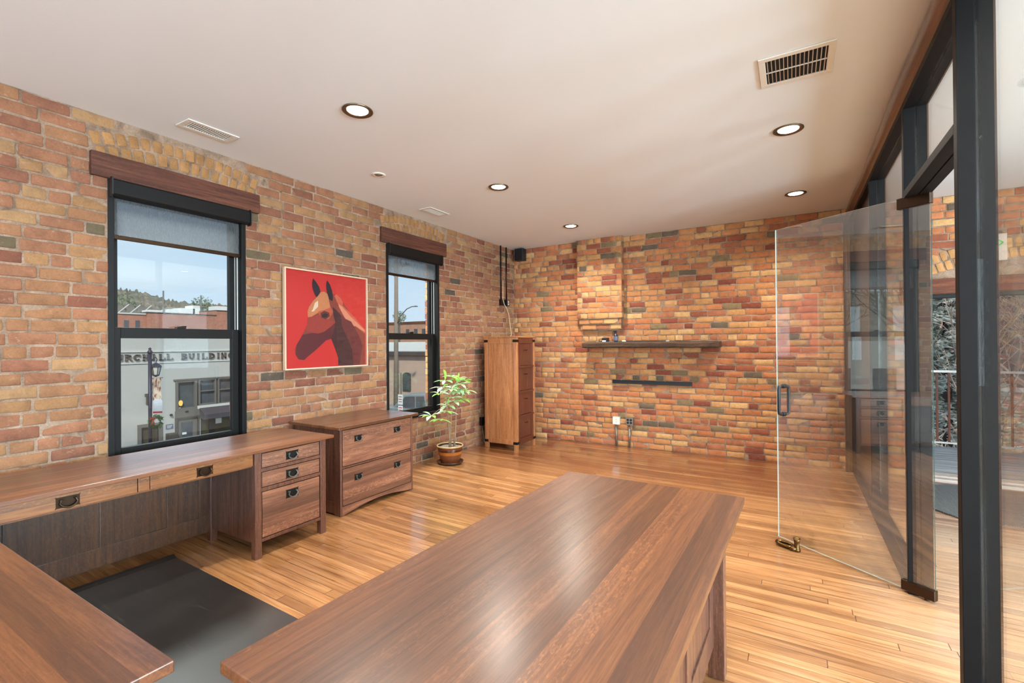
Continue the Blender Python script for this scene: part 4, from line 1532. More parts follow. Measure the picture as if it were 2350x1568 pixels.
# camera-independent frame for the plant: e along the wall (y), w away from it (x)
stems = [[(0.02, -0.03, 0.18), (0.035, -0.06, 0.34), (0.05, -0.085, 0.50), (0.06, -0.13, 0.70), (0.05, -0.135, 0.85)],
         [(0.0, 0.01, 0.18), (-0.01, -0.005, 0.40), (0.0, -0.04, 0.60), (0.01, -0.06, 0.78), (0.0, -0.09, 0.95)],
         [(-0.02, 0.03, 0.18), (-0.015, 0.03, 0.42), (-0.01, 0.06, 0.62), (0.0, 0.10, 0.80), (0.02, 0.16, 0.93)],
         [(0.03, 0.04, 0.18), (0.03, 0.07, 0.36), (0.03, 0.085, 0.58), (0.035, 0.12, 0.76), (0.05, 0.17, 0.90)]]
for st in stems:
    MB().tube(st, [0.014, 0.008, 0.006, 0.005, 0.004], 8).build('stem', M['stem'], root, smooth=True)
lf = MB()
lf.col = []
rl = random.Random(21)


def leaflet(base, d, L_, wid, nrm, col):
    d = d.normalized()
    side = d.cross(nrm).normalized()
    n = side.cross(d).normalized()
    k0 = len(lf.v)
    prof_ = [(0, 0.03), (0.12, 0.22), (0.3, 0.68), (0.55, 1.0), (0.78, 0.72), (0.93, 0.26), (1.0, 0.02)]
    for t, w in prof_:
        c = base + d * (L_ * t) - Vector((0, 0, 1)) * (0.22 * L_ * t * t)
        fold = 0.18 * w * wid
        for s in (-1, 0, 1):
            p = c + side * (s * w * wid * 0.5) + n * (fold if s else 0)
            lf.v.append(tuple(p))
            lf.col.append(tuple(x * (1.12 if s == 0 else 1) for x in col))
    for i in range(len(prof_) - 1):
        for s in (0, 1):
            a = k0 + i * 3 + s
            lf.f.append((a, a + 1, a + 4, a + 3))
            lf.mi.append(0)


clusters = [((0.02, -0.11, 1.00), 0), ((0.05, -0.20, 0.93), 1), ((0.06, -0.26, 0.86), 1), ((0.0, -0.03, 0.93), 0), ((0.02, 0.0, 1.04), 2), ((0.03, 0.12, 1.0), 2),
            ((0.04, 0.20, 0.98), 2), ((0.06, 0.15, 0.88), 0), ((0.05, 0.06, 0.86), 0), ((0.08, -0.05, 0.80), 1), ((0.04, 0.02, 0.74), 1), ((0.08, 0.14, 0.76), 2),
            ((0.03, -0.38, 0.62), 1), ((0.06, -0.27, 0.56), 2), ((0.05, -0.14, 0.64), 1), ((0.10, 0.20, 0.86), 0), ((0.02, 0.27, 0.98), 2), ((0.10, 0.07, 0.95), 0),
            ((0.10, -0.12, 0.90), 0), ((0.02, -0.07, 0.70), 0)]
tw = MB()
cols = [hexc(176, 206, 168), hexc(204, 220, 200), hexc(132, 190, 56)]
for (p, kc) in clusters:
    p = Vector(p)
    near = min((Vector(q) for st in stems for q in st[2:]), key=lambda q: (q - p).length)
    tw.tube([tuple(near), tuple((near + p) / 2 + Vector((0, 0, 0.015))), tuple(p)], 0.0025, 6)
    n = rl.choice((5, 6, 7))
    out = (p - near)
    out.z = abs(out.z) * 0.5 + 0.02
    a0 = rl.uniform(0, 6.28)
    for k in range(n):
        a = a0 + 2 * pi * k / n
        d = Vector((cos(a), sin(a), rl.uniform(-0.35, 0.25))) + out * 3
        c = cols[kc] if rl.random() < 0.75 else cols[rl.randrange(3)]
        c = tuple(x * rl.uniform(0.85, 1.15) for x in c)
        leaflet(p, d, rl.uniform(0.10, 0.155), rl.uniform(0.046, 0.064), Vector((0, 0, 1)), c)
    if kc != 1 and rl.random() < 0.5:
        leaflet(p, Vector((rl.uniform(-0.2, 0.2), rl.uniform(-0.3, 0.3), 1)), 0.11, 0.04, Vector((1, 0, 0)), cols[2])
leaflet(Vector((0.02, -0.09, 1.02)), Vector((0, -0.35, 1)), 0.16, 0.05, Vector((1, 0, 0)), hexc(132, 186, 52))
tw.build('twigs', M['stem'], root, smooth=True)
lf.build('foliage', M['leaf'], root, smooth=True)

# ------------------------------------------------------------------ things on the far wall
root = thing('mantel_shelf', 'thick weathered timber shelf on the far brick wall', 'shelf', (-1.74, YF, 1.425))
m = MB()
rs = random.Random(9)
nn = 40
for i in range(nn + 1):
    x = -0.922 + 1.86 * i / nn
    e = 0.012 if i in (0, nn) else 0
    j = lambda a=0.004: rs.uniform(-a, a)
    m.v += [(x, -0.012, 0.012 + j(0.003)), (x, -0.22 + j(), 0.004 + e + j()), (x, -0.236 + j(0.003), 0.02 + j(0.003)), (x, -0.238 + j(), 0.07 + j(0.003)), (x, -0.228 + j(), 0.088 - e + j(0.002)), (x, -0.012, 0.092)]
for i in range(nn):
    for k in range(6):
        k2 = (k + 1) % 6
        m.f.append((i * 6 + k, (i + 1) * 6 + k, (i + 1) * 6 + k2, i * 6 + k2))
        m.mi.append(0)
m.f += [tuple(range(6)), tuple(nn * 6 + k for k in reversed(range(6)))]
m.mi += [0, 0]
m.build('shelf_beam', M['mantel'], root)

sh = 1.516
root = thing('charger_brick', 'small black charger box at left on the timber shelf', 'charger', (-2.33, 6.56, sh))
box(-0.045, 0.045, -0.03, 0.03, 0.003, 0.06).build('body', M['black_plastic'], root, bevel=0.006)
box(-0.03, 0.02, -0.05, -0.032, 0.002, 0.022).build('white_tag', M['paper'], root)
MB().tube([(-0.04, 0, 0.03), (-0.08, -0.01, 0.045), (-0.10, 0.0, 0.02), (-0.07, 0.01, 0.008), (-0.03, -0.02, 0.01)], 0.004, 8).build('cord', M['black_plastic'], root, smooth=True)
root = thing('spray_bottle', 'small dark spray bottle standing on the timber shelf', 'bottle', (-2.17, 6.55, sh))
MB().lathe([(0, 0), (0.028, 0), (0.030, 0.01), (0.030, 0.085), (0.020, 0.105), (0.012, 0.115), (0.012, 0.128)], 24).build('body', plain('dark_blue_plastic', hexc(44, 48, 66), 0.3), root, smooth=True)
MB().lathe([(0.0303, 0.02), (0.0306, 0.021), (0.0306, 0.075), (0.0303, 0.076)], 24).build('paper_label', M['blue_label'], root, smooth=True)
m = MB()
m.box(-0.014, 0.016, -0.012, 0.012, 0.128, 0.145).box(-0.03, 0.012, -0.010, 0.010, 0.145, 0.162).box(-0.026, -0.018, -0.005, 0.005, 0.112, 0.145)
m.build('trigger_head', M['black_plastic'], root, bevel=0.003)
root = thing('charging_cable', 'thin black cable lying along the timber shelf', 'cable', (-1.85, 6.54, sh))
m = MB()
pts = []
for k in range(40):
    t = k / 39
    pts.append((-0.22 + 0.62 * t, 0.03 * sin(t * 14) * (1 - t), 0.006 + 0.004 * abs(sin(t * 22)) * (1 - t)))
m.tube(pts, 0.004, 6)
m.build('cord', M['black_plastic'], root, smooth=True)
box(0.38, 0.42, -0.008, 0.008, 0.0, 0.012).build('plug', M['white_plastic'], root, bevel=0.002)
box(-0.22, -0.17, -0.03, 0.0, 0.0, 0.02).build('adapter', M['white_plastic'], root, bevel=0.003)

root = thing('wall_rail', 'long thin black metal mounting rail under the timber shelf', 'rail', (-1.722, YF, 0.937))
m = MB()
m.box(-0.551, 0.551, -0.022, -0.004, -0.027, 0.027).box(-0.551, 0.551, -0.030, -0.022, 0.018, 0.027).box(-0.551, 0.551, -0.030, -0.022, -0.027, -0.018)
m.build('channel', M['black_plastic'], root, bevel=0.0015)
for k in (-0.42, -0.1, 0.2):
    MB().tube([(k, -0.0301, 0.0225), (k, -0.033, 0.0225)], 0.004, 8).build('screw', M['galv'], root)


def elec_box(name, label, x, plate_cols, quad):
    root = thing(name, label, 'outlet', (x, YF, 0.0))
    z0 = 0.318 if not quad else 0.322
    box(-0.05, 0.05, -0.05, -0.002, z0, z0 + 0.108).build('box', M['white_metal'] if not quad else M['galv'], root, bevel=0.004)
    box(-0.051, 0.051, -0.054, -0.050, z0 - 0.001, z0 + 0.109).build('cover_plate', plate_cols, root, bevel=0.0015)
    if quad:
        for sx in (-0.022, 0.022):
            for sz in (0.034, 0.074):
                MB().tube([(sx, -0.0541, z0 + sz), (sx, -0.057, z0 + sz)], 0.0165, 20).build('socket', M['black_plastic'], root)
    else:
        for sz in (0.036, 0.07):
            MB().tube([(0, -0.0541, z0 + sz), (0, -0.056, z0 + sz)], 0.004, 8).build('screw', M['plate'], root)
    MB().tube([(-0.01, -0.022, 0.0), (-0.01, -0.022, z0)], 0.0125, 14).build('conduit', M['galv'], root, smooth=True)
    return root


elec_box('junction_box', 'white blank electrical box on conduit, left of the pair on far wall', -2.215, M['white_plastic'], False)
elec_box('wall_outlet', 'four-socket steel outlet on conduit, right of the pair on far wall', -2.02, M['galv'], True)

# left wall near the corner
root = thing('conduit_outlet', 'dark conduits dropping from ceiling to two small electrical boxes in the corner', 'outlet', (XL, 6.38, 2.1))
for yy in (-0.09, 0.075):
    MB().tube([(0.014, yy, 0.06), (0.014, yy, H - 2.1)], 0.010, 12).build('conduit', M['black_metal'], root, smooth=True)
box(0.003, 0.045, -0.13, -0.045, 0.0, 0.10).build('box', M['black_metal'], root, bevel=0.003)
b_ = box(0.003, 0.045, 0.03, 0.12, 0.0, 0.10).build('box', M['black_metal'], root, bevel=0.003)
box(0.045, 0.049, 0.05, 0.10, 0.008, 0.092).build('cover_plate', M['galv'], root, bevel=0.001)
for zz in (0.03, 0.068):
    MB().tube([(0.049, 0.075, zz), (0.052, 0.075, zz)], 0.013, 14).build('socket', M['white_plastic'], root)
root = thing('hanging_cord', 'cream cord hanging from the corner outlet to the tall cabinet', 'cord', (XL, 6.38, 1.6))
m = MB()
cp = [(0.05, -0.09, 0.90), (0.045, -0.088, 0.60), (0.06, -0.07, 0.52), (0.05, 0.02, 0.46), (0.04, 0.10, 0.36), (0.04, 0.12, 0.26), (0.06, 0.11, 0.16), (0.12, 0.03, 0.08), (0.20, -0.10, 0.03), (0.24, -0.2, 0.012)]
m.tube(cp, 0.0055, 8)
m.build('cord', M['tan_cord'], root, smooth=True)
root = thing('wall_outlet', 'dark low wall outlet half hidden behind the tall cabinet', 'outlet', (XL, 5.72, 0.36))
box(0.002, 0.045, -0.035, 0.035, -0.05, 0.07).build('box', M['black_metal'], root, bevel=0.003)
MB().tube([(0.03, -0.01, -0.05), (0.05, 0.0, -0.2), (0.04, 0.04, -0.3), (0.09, 0.03, -0.325)], 0.005, 8).build('cord', M['galv'], root, smooth=True)

root = thing('wall_speaker', 'small black speaker mounted high in the room corner', 'speaker', (-3.775, YF, 2.935))
box(-0.078, 0.078, -0.14, -0.02, -0.095, 0.095).build('cabinet', M['black_plastic'], root, bevel=0.008)
m = MB()
for k in range(9):
    m.box(-0.070 + k * 0.0164, -0.061 + k * 0.0164, -0.144, -0.140, -0.088, 0.088)
m.build('grille', M['black_plastic'], root)
box(-0.02, 0.02, -0.02, -0.002, -0.03, 0.03).build('bracket', M['black_metal'], root)

# exit sign on the far wall beyond the partition
root = thing('exit_sign', 'pale plate with green arrow, seen through the right glass pane', 'sign', (1.79, YF - 0.012, 2.45))
box(-0.10, 0.09, -0.012, 0.0, -0.138, 0.138).build('sign_plate', M['flesh_pink'], root, bevel=0.008, seg=3)
m = MB()


def bar(m, p, q, w, y=-0.0128, th=0.0025):
    p, q = Vector(p), Vector(q)
    d = (q - p).normalized()
    n = Vector((-d.y, d.x)) * w / 2
    m.prism([tuple(p - n), tuple(q - n), tuple(q + n), tuple(p + n)], y - th, y, 'y')


bar(m, (0.02, 0.075), (0.06, 0.045), 0.012)
bar(m, (0.06, 0.045), (0.02, 0.01), 0.012)
m.build('green_arrow', M['green'], root)
m = MB()
m.tube([(0.0, -0.0128, 0.11), (0.0, -0.0156, 0.11)], 0.018, 16)
bar(m, (-0.02, 0.09), (-0.02, -0.05), 0.022)
bar(m, (-0.02, 0.07), (-0.075, 0.04), 0.016)
bar(m, (-0.02, -0.04), (-0.065, -0.11), 0.018)
bar(m, (-0.02, -0.04), (0.0, -0.10), 0.018)
m.build('green_figure', M['green'], root)

# ------------------------------------------------------------------ door stop: small brass boot beside a horseshoe dish
root = thing('door_stop', 'little dark brass boot-shaped door stop at the foot of the glass door', 'door stop', (-0.045, 3.985, 0.0), R_(-33))
m = MB()
pts = []
for k in range(26):
    a = 2 * pi * k / 26
    pts.append((-0.02 + 0.062 * cos(a), 0.030 * sin(a), 0.018))
m.tube(pts, 0.012, 10, closed=True)
m.lathe([(0.0, 0.004), (0.028, 0.004), (0.030, 0.02)], 20, (-0.045, 0, 0)).lathe([(0.0, 0.004), (0.028, 0.004), (0.030, 0.02)], 20, (0.0, 0, 0))
m.build('horseshoe_dish', M['brass'], root, smooth=True)
m = MB()
m.lathe([(0.0, 0.0), (0.024, 0.0), (0.025, 0.012), (0.018, 0.03), (0.016, 0.05), (0.019, 0.072), (0.024, 0.090), (0.020, 0.088), (0.014, 0.06), (0.0, 0.05)], 22, (0.066, 0, 0))
m.tube([(0.066, 0, 0.014), (0.05, -0.02, 0.014), (0.035, -0.034, 0.011)], [0.02, 0.018, 0.010], 12)
m.build('boot', M['brass'], root, smooth=True)

# ------------------------------------------------------------------ deck side
box_ = MB()
box_.box(OX0, OX1, YF - 0.03, YF + 0.32, 0.0, 0.018)
for yy in (YF + 0.06, YF + 0.13, YF + 0.2):
    box_.box(OX0, OX1, yy, yy + 0.02, 0.018, 0.034)
tag(box_.build('trim_6', plain('aluminium_threshold', hexc(176, 160, 148), 0.4, 0.6)), 'metal threshold of the deck doorway', 'threshold', kind='structure')
m = MB()
m.box(OX0, OX0 + 0.05, YF + 0.05, YF + 0.15, 0.034, OZ).box(OX1 - 0.05, OX1, YF + 0.05, YF + 0.15, 0.034, OZ).box(OX0 + 0.05, OX1 - 0.05, YF + 0.05, YF + 0.15, OZ - 0.04, OZ)
tag(m.build('trim_7', M['window_black'], bevel=0.002), 'black frame of the deck doorway', 'door frame', kind='structure')
tag(box(0.3, 5.6, YF + 0.32, 8.95, -0.1, -0.02).build('deck', M['deck']), 'weathered grey plank deck outside the doorway', 'deck', kind='structure')
m = MB()
for poly in ([(1.345, 6.50), (3.0, 6.50), (3.0, 5.335), (1.20, 5.300), (1.06, 5.50), (0.98, 6.0), (1.05, 6.3)],):
    m.prism(poly[::-1], 0.001, 0.012, 'z')
tag(m.build('door_mat', M['carpet']), 'dark grey carpet mat inside the deck doorway', 'mat')
root = thing('deck_railing', 'deck railing of rusty balusters under a pale top rail', 'railing', (2.4, 8.7, -0.02))
m = box(-2.0, 3.0, -0.02, 0.02, 1.075, 1.105).build('top_rail', M['rail_cap'], root)
box(-2.0, 3.0, -0.012, 0.012, 0.09, 0.112).build('bottom_rail', M['rail_cap'], root)
xx = -1.93
while xx < 3.0:
    if True:
        box(xx - 0.011, xx + 0.011, -0.011, 0.011, 0.112, 1.075).build('baluster', M['rust'], root)
    xx += 0.125
for xx in (-1.98, 0.9, 2.95):
    box(xx - 0.02, xx + 0.02, -0.02, 0.02, 0.0, 1.075).build('post', M['rust'], root)

# ------------------------------------------------------------------ trees
def branchy(m, p, d, L_, r, depth, rnd, spread=0.5, up=0.15, seg=4):
    p = Vector(p)
    d = Vector(d).normalized()
    q = p.copy()
    pts = [tuple(q)]
    for k in range(3):
        d2 = (d + Vector((rnd.uniform(-1, 1), rnd.uniform(-1, 1), rnd.uniform(-1, 1))) * 0.16 + Vector((0, 0, up * 0.3))).normalized()
        q = q + d2 * L_ / 3
        d = d2
        pts.append(tuple(q))
    m.tube(pts, [r, r * 0.88, r * 0.76, r * 0.62], seg, cap=False)
    if depth <= 0:
        return
    n = 3 if rnd.random() < 0.6 else 2
    for k in range(n + (1 if depth > 2 else 0)):
        nd = (d + Vector((rnd.uniform(-1, 1), rnd.uniform(-1, 1), rnd.uniform(-0.6, 0.9))) * spread * 1.6).normalized()
        st = Vector(pts[rnd.choice((2, 3, 3))])
        branchy(m, st, nd, L_ * rnd.uniform(0.62, 0.85), r * 0.6, depth - 1, rnd, spread, up, 3 if depth < 3 else 4)


GZ = -3.5


def bare_tree(loc, h, r, seed, label, mat='bark', depth=6, group='bare winter trees'):
    m = MB()
    branchy(m, (0, 0, 0), (0, 0, 1), h * 0.33, r, depth, random.Random(seed), 0.5, 0.2, 5)
    o = m.build('bare_tree', M[mat], loc=loc)
    tag(o, label, 'tree', group)
    return o


bare_tree((-13.5, 1.7, GZ), 9.5, 0.14, 4, 'bare tree whose twigs reach in at the left edge of the nearer window')
bare_tree((-11.5, -2.6, GZ), 9.0, 0.16, 8, 'bare street tree reflected in the open glass door, nearer one')
bare_tree((-13.0, -5.4, GZ), 9.0, 0.16, 15, 'bare street tree reflected in the open glass door, farther one')
bare_tree((4.6, 13.0, -3.6), 8.0, 0.10, 23, 'bare branching tree behind the deck railing', 'bark_lite')
bare_tree((3.1, 11.2, -3.6), 6.0, 0.06, 29, 'thin bare tree close behind the deck railing', 'bark_lite')
bare_tree((-76, 43.2, GZ), 11.0, 0.10, 31, 'bare tree on the skyline behind the brick block')

# spruce beyond the deck
root = thing('spruce_tree', 'pale blue-green spruce beyond the deck railing', 'tree', (2.55, 12.2, -3.6))
MB().tube([(0, 0, 0), (0.02, 0, 3), (0, 0.02, 7.6)], [0.14, 0.09, 0.02], 8).build('trunk', M['bark'], root)
rs = random.Random(77)
m = MB()
for lv in range(70):
    z = 0.5 + lv * 0.1
    R0 = 1.75 * (1 - z / 8.2)
    for b in range(16):
        a = rs.uniform(0, 2 * pi)
        Lb = R0 * rs.uniform(0.7, 1.05)
        for s in range(5):
            t = 0.3 + 0.7 * (s + rs.random()) / 5
            c = Vector((cos(a) * Lb * t, sin(a) * Lb * t, z - 0.18 * Lb * t * t + rs.uniform(-0.06, 0.06)))
            for k in range(3):
                aa = a + rs.uniform(-1.0, 1.0)
                l_ = rs.uniform(0.10, 0.2)
                tip = c + Vector((cos(aa), sin(aa), rs.uniform(-0.3, 0.35))) * l_
                sd = Vector((-sin(aa), cos(aa), 0)) * 0.045
                upv = Vector((0, 0, 0.04))
                m.face([c - sd, tip, c + sd])
                m.face([c - upv, tip, c + upv])
m.build('foliage', M['spruce'], root)
# tangle of dry brush
m = MB()
for k in range(900):
    x = rs.uniform(1.6, 5.4)
    y = rs.uniform(9.2, 10.5)
    z = -1.2 + rs.uniform(0, 1.9) * rs.random()
    p = Vector((x, y, z))
    pts = [tuple(p)]
    d = Vector((rs.uniform(-1, 1), rs.uniform(-1, 1), rs.uniform(-0.2, 0.7))).normalized()
    for j in range(4):
        d = (d + Vector((rs.uniform(-1, 1), rs.uniform(-1, 1), rs.uniform(-1, 1))) * 0.35).normalized()
        p = p + d * 0.16
        pts.append(tuple(p))
    m.tube(pts, 0.007, 3, cap=False)
o = m.build('dry_brush', M['bark_lite'])
tag(o, 'tangle of dry leafless brush behind the deck railing', 'shrub', kind='stuff')
m = MB()
for k in range(1500):
    x = rs.uniform(2.4, 4.4)
    c = Vector((x, rs.uniform(9.6, 10.6), -0.9 + rs.uniform(0, 1.7) * rs.random()))
    a = rs.uniform(0, 6.28)
    tip = c + Vector((cos(a), sin(a), rs.uniform(-0.3, 0.5))) * 0.14
    sd = Vector((-sin(a), cos(a), 0.2)) * 0.02
    m.face([c - sd, tip, c + sd])
tag(m.build('juniper_shrub', M['shrub']), 'dull green juniper shrub in the brush behind the railing', 'shrub')

# neighbour's brick building beyond the deck
root = thing('brick_house', 'pinkish brick building beyond the deck seen through the right pane', 'building', (6.0, 14.6, -3.6))
m = MB()
wx0, wx1, wz0, wz1 = -2.45, -1.35, 4.05, 6.15
m.box(-3.15, wx0, 0, 5, 0, 9).box(wx1, 6, 0, 5, 0, 9).box(wx0, wx1, 0, 5, 0, wz0).box(wx0, wx1, 0, 5, wz1, 9)
m.build('wall', M['brick_pink'], root)
m = MB()
m.box(wx0, wx0 + 0.09, 0.03, 0.13, wz0, wz1).box(wx1 - 0.09, wx1, 0.03, 0.13, wz0, wz1).box(wx0 + 0.09, wx1 - 0.09, 0.03, 0.13, wz1 - 0.09, wz1)
m.box(wx0 + 0.09, wx1 - 0.09, 0.03, 0.13, wz0, wz0 + 0.09).box(wx0 + 0.09, wx1 - 0.09, 0.03, 0.13, (wz0 + wz1) / 2 - 0.04, (wz0 + wz1) / 2 + 0.04)
w_ = m.build('window', M['grey_dark'], root)
box(wx0 + 0.08, wx1 - 0.08, 0.07, 0.09, wz0 + 0.08, wz1 - 0.08).build('pane', M['pane_screen'], w_)
box(wx0 - 0.1, wx1 + 0.1, -0.06, 0.1, wz0 - 0.1, wz0).build('window_sill', M['stucco_lite'], root)

# ------------------------------------------------------------------ street side
g = MB()
g.box(-140, -4.5, -80, 150, GZ - 0.3, GZ)
g.box(-4.5, 60, 9.0, 150, GZ - 0.3, GZ - 0.1)
tag(g.build('ground', M['asphalt']), 'street and ground below the windows', 'ground', kind='structure')
m = MB()
m.box(-21.5, -18.6, -20, 16.5, GZ, GZ + 0.12)
tag(m.build('sidewalk', M['concrete']), 'pale concrete sidewalk before the grey building', 'sidewalk', kind='structure')
# hills
m = MB()
rs = random.Random(41)
prof = [(-300, 30), (-100, 40), (60, 56), (142, 42), (156, 40), (176, 35.5), (197, 35.2), (214, 35), (260, 30), (330, 22), (420, 14), (600, 8)]
nr = 16
pts = []
for i in range(len(prof) - 1):
    for k in range(nr):
        t = k / nr
        pts.append((prof[i][0] * (1 - t) + prof[i + 1][0] * t, prof[i][1] * (1 - t) + prof[i + 1][1] * t))
rows = 9
for j in range(rows):
    t = j / (rows - 1)
    for (y, z) in pts:
        m.v.append((-150 - 250 * t, y * (0.4 + 0.6 * t), GZ - 1 + (z + 1 - GZ) * t ** 1.3 + (rs.uniform(-1.2, 1.8) if j > 2 else 0)))
np_ = len(pts)
for j in range(rows - 1):
    for i in range(np_ - 1):
        a = j * np_ + i
        m.f.append((a, a + 1, a + np_ + 1, a + np_))
        m.mi.append(0)
tag(m.build('hills', M['hill'], smooth=True), 'scrubby brown hillside on the skyline', 'hill', kind='structure')

# grey stucco building with raised letters
FX = -21.5
root = thing('office_building', 'grey stucco building across the street with raised name letters', 'building', (FX, 7.0, GZ))
o_ = (FX, 7.0, GZ)
ops = [(9.47, 11.75, -1.40 + 0.27, 0.12), (9.53, 10.30, GZ, -1.47), (10.42, 12.6, GZ, -1.12), (8.24, 8.95, GZ, -1.55)]
m = MB()
zc = [GZ, -1.55, -1.47, -1.12, -1.13, 0.12, 1.88]
cuts = sorted({3.0, 16.0} | {o[0] for o in ops} | {o[1] for o in ops})
zcuts = sorted({GZ, 1.88} | {o[2] for o in ops} | {o[3] for o in ops})
for i in range(len(cuts) - 1):
    for j in range(len(zcuts) - 1):
        yc, zcc = (cuts[i] + cuts[i + 1]) / 2, (zcuts[j] + zcuts[j + 1]) / 2
        if any(o[0] < yc < o[1] and o[2] < zcc < o[3] for o in ops):
            continue
        m.box(FX - 0.3, FX, cuts[i], cuts[i + 1], zcuts[j], zcuts[j + 1])
m.box(FX - 8, FX - 0.3, 3.0, 16.0, GZ, 1.7)
L3(m, o_).build('wall', M['stucco_grey'], root)
m = MB()
m.box(FX, FX + 0.05, 3.0, 16.0, 1.29, 1.33).box(FX, FX + 0.035, 3.0, 16.0, 0.845, 0.875).box(FX - 0.32, FX + 0.05, 3.0, 16.0, 1.88, 1.93)
L3(m, o_).build('cornice', M['stucco_lite'], root)


def glyph(m, ch, y0, z0, w, h, x=FX, th=0.05):
    """slab-serif capital built from bars"""
    s = 0.055

    def b(a, c, e, f):
        m.box(x, x + th, y0 + a * w, y0 + c * w, z0 + e * h, z0 + f * h)

    def arc(cy, cz, ry, rz, a0, a1, n=10, t=s):
        P = []
        for k in range(n + 1):
            a = a0 + (a1 - a0) * k / n
            P.append((cy + ry * cos(a), cz + rz * sin(a)))
        for k in range(n):
            p, q = P[k], P[k + 1]
            d = Vector((q[0] - p[0], q[1] - p[1])).normalized()
            nn_ = Vector((-d.y, d.x)) * t / 2
            e = d * 0.006
            m.prism([(p[0] - nn_.x - e.x, p[1] - nn_.y - e.y), (q[0] - nn_.x + e.x, q[1] - nn_.y + e.y), (q[0] + nn_.x + e.x, q[1] + nn_.y + e.y), (p[0] + nn_.x - e.x, p[1] + nn_.y - e.y)], x, x + th, 'x')

    def diag(p, q, t=s):
        arc_p, arc_q = (y0 + p[0] * w, z0 + p[1] * h), (y0 + q[0] * w, z0 + q[1] * h)
        d = Vector((arc_q[0] - arc_p[0], arc_q[1] - arc_p[1])).normalized()
        nn_ = Vector((-d.y, d.x)) * t / 2
        m.prism([(arc_p[0] - nn_.x, arc_p[1] - nn_.y), (arc_q[0] - nn_.x, arc_q[1] - nn_.y), (arc_q[0] + nn_.x, arc_q[1] + nn_.y), (arc_p[0] + nn_.x, arc_p[1] + nn_.y)], x, x + th, 'x')
    sw = s / w

    def stem(c, bot=True, top=True, sr=0.16):
        b(c, c + sw, 0, 1)
        if bot:
            b(c - sr * 0.5, c + sw + sr * 0.5, 0, 0.1)
        if top:
            b(c - sr * 0.5, c + sw + sr * 0.5, 0.9, 1)
    if ch in 'IL':
        c = 0.5 - sw / 2 if ch == 'I' else 0.12
        stem(c)
        if ch == 'L':
            b(c, 1.0, 0, 0.14)
            b(0.88, 1.0, 0, 0.34)
    elif ch == 'H':
        stem(0.10)
        stem(0.90 - sw)
        b(0.1, 0.9, 0.43, 0.57)
    elif ch == 'U':
        b(0.1, 0.1 + sw, 0.35, 1)
        b(0.9 - sw, 0.9, 0.35, 1)
        b(0.0, 0.34, 0.9, 1)
        b(0.68, 1.0, 0.9, 1)
        arc(y0 + 0.5 * w, z0 + 0.36 * h, 0.4 * w - s / 2, 0.36 * h - s / 2, pi, 2 * pi)
    elif ch == 'N':
        stem(0.1, top=False)
        stem(0.9 - sw, bot=False)
        diag((0.12, 0.98), (0.88, 0.02))
    elif ch in 'CG':
        arc(y0 + 0.52 * w, z0 + 0.5 * h, 0.48 * w - s / 2, 0.5 * h - s / 2, 0.7, 2 * pi - 0.7, 16)
        if ch == 'C':
            b(0.86, 0.96, 0.66, 0.98)
        else:
            b(0.80, 0.96, 0.05, 0.45)
            b(0.62, 1.04, 0.40, 0.50)
    elif ch == 'D':
        stem(0.1)
        arc(y0 + 0.3 * w, z0 + 0.5 * h, 0.7 * w - s / 2, 0.5 * h - s / 2, -pi / 2, pi / 2, 12)
    elif ch in 'BR':
        stem(0.1)
        arc(y0 + 0.4 * w, z0 + 0.745 * h, 0.5 * w - s / 2, 0.255 * h - s / 2, -pi / 2, pi / 2, 8)
        b(0.1, 0.42, 0.9, 1)
        b(0.1, 0.42, 0.44, 0.56)
        if ch == 'B':
            arc(y0 + 0.42 * w, z0 + 0.26 * h, 0.56 * w - s / 2, 0.26 * h - s / 2, -pi / 2, pi / 2, 8)
            b(0.1, 0.42, 0, 0.1)
        else:
            diag((0.5, 0.5), (0.92, 0.03))
            b(0.82, 1.04, 0, 0.1)


LET = [('C', 6.93), ('H', 7.21), ('U', 7.50), ('R', 7.78), ('C', 8.05), ('H', 8.34), ('I', 8.61), ('L', 8.88), ('L', 9.15),
       ('B', 9.68), ('U', 9.95), ('I', 10.22), ('L', 10.45), ('D', 10.74), ('I', 11.03), ('N', 11.24), ('G', 11.54)]
for ch, y in LET:
    m = MB()
    glyph(m, ch, y, 0.955, 0.235 if ch != 'I' else 0.2, 0.25)
    L3(m, o_).build('sign_letter', M['letter'], root)
# window band over the entrance
def street_window(a, b, z0, z1, pane, mull=None, fr=0.05, name='window'):
    m = MB()
    m.box(FX - 0.12, FX + 0.03, a, a + fr, z0, z1).box(FX - 0.12, FX + 0.03, b - fr, b, z0, z1).box(FX - 0.12, FX + 0.03, a + fr, b - fr, z1 - fr, z1).box(FX - 0.12, FX + 0.03, a + fr, b - fr, z0, z0 + fr)
    if mull:
        m.box(FX - 0.1, FX + 0.02, a + fr, b - fr, mull - 0.02, mull + 0.02)
    w_ = L3(m, o_).build(name, M['grey_paint'], root)
    L3(box(FX - 0.09, FX - 0.07, a + fr * 0.8, b - fr * 0.8, z0 + fr * 0.8, z1 - fr * 0.8), o_).build('pane', M[pane], w_)


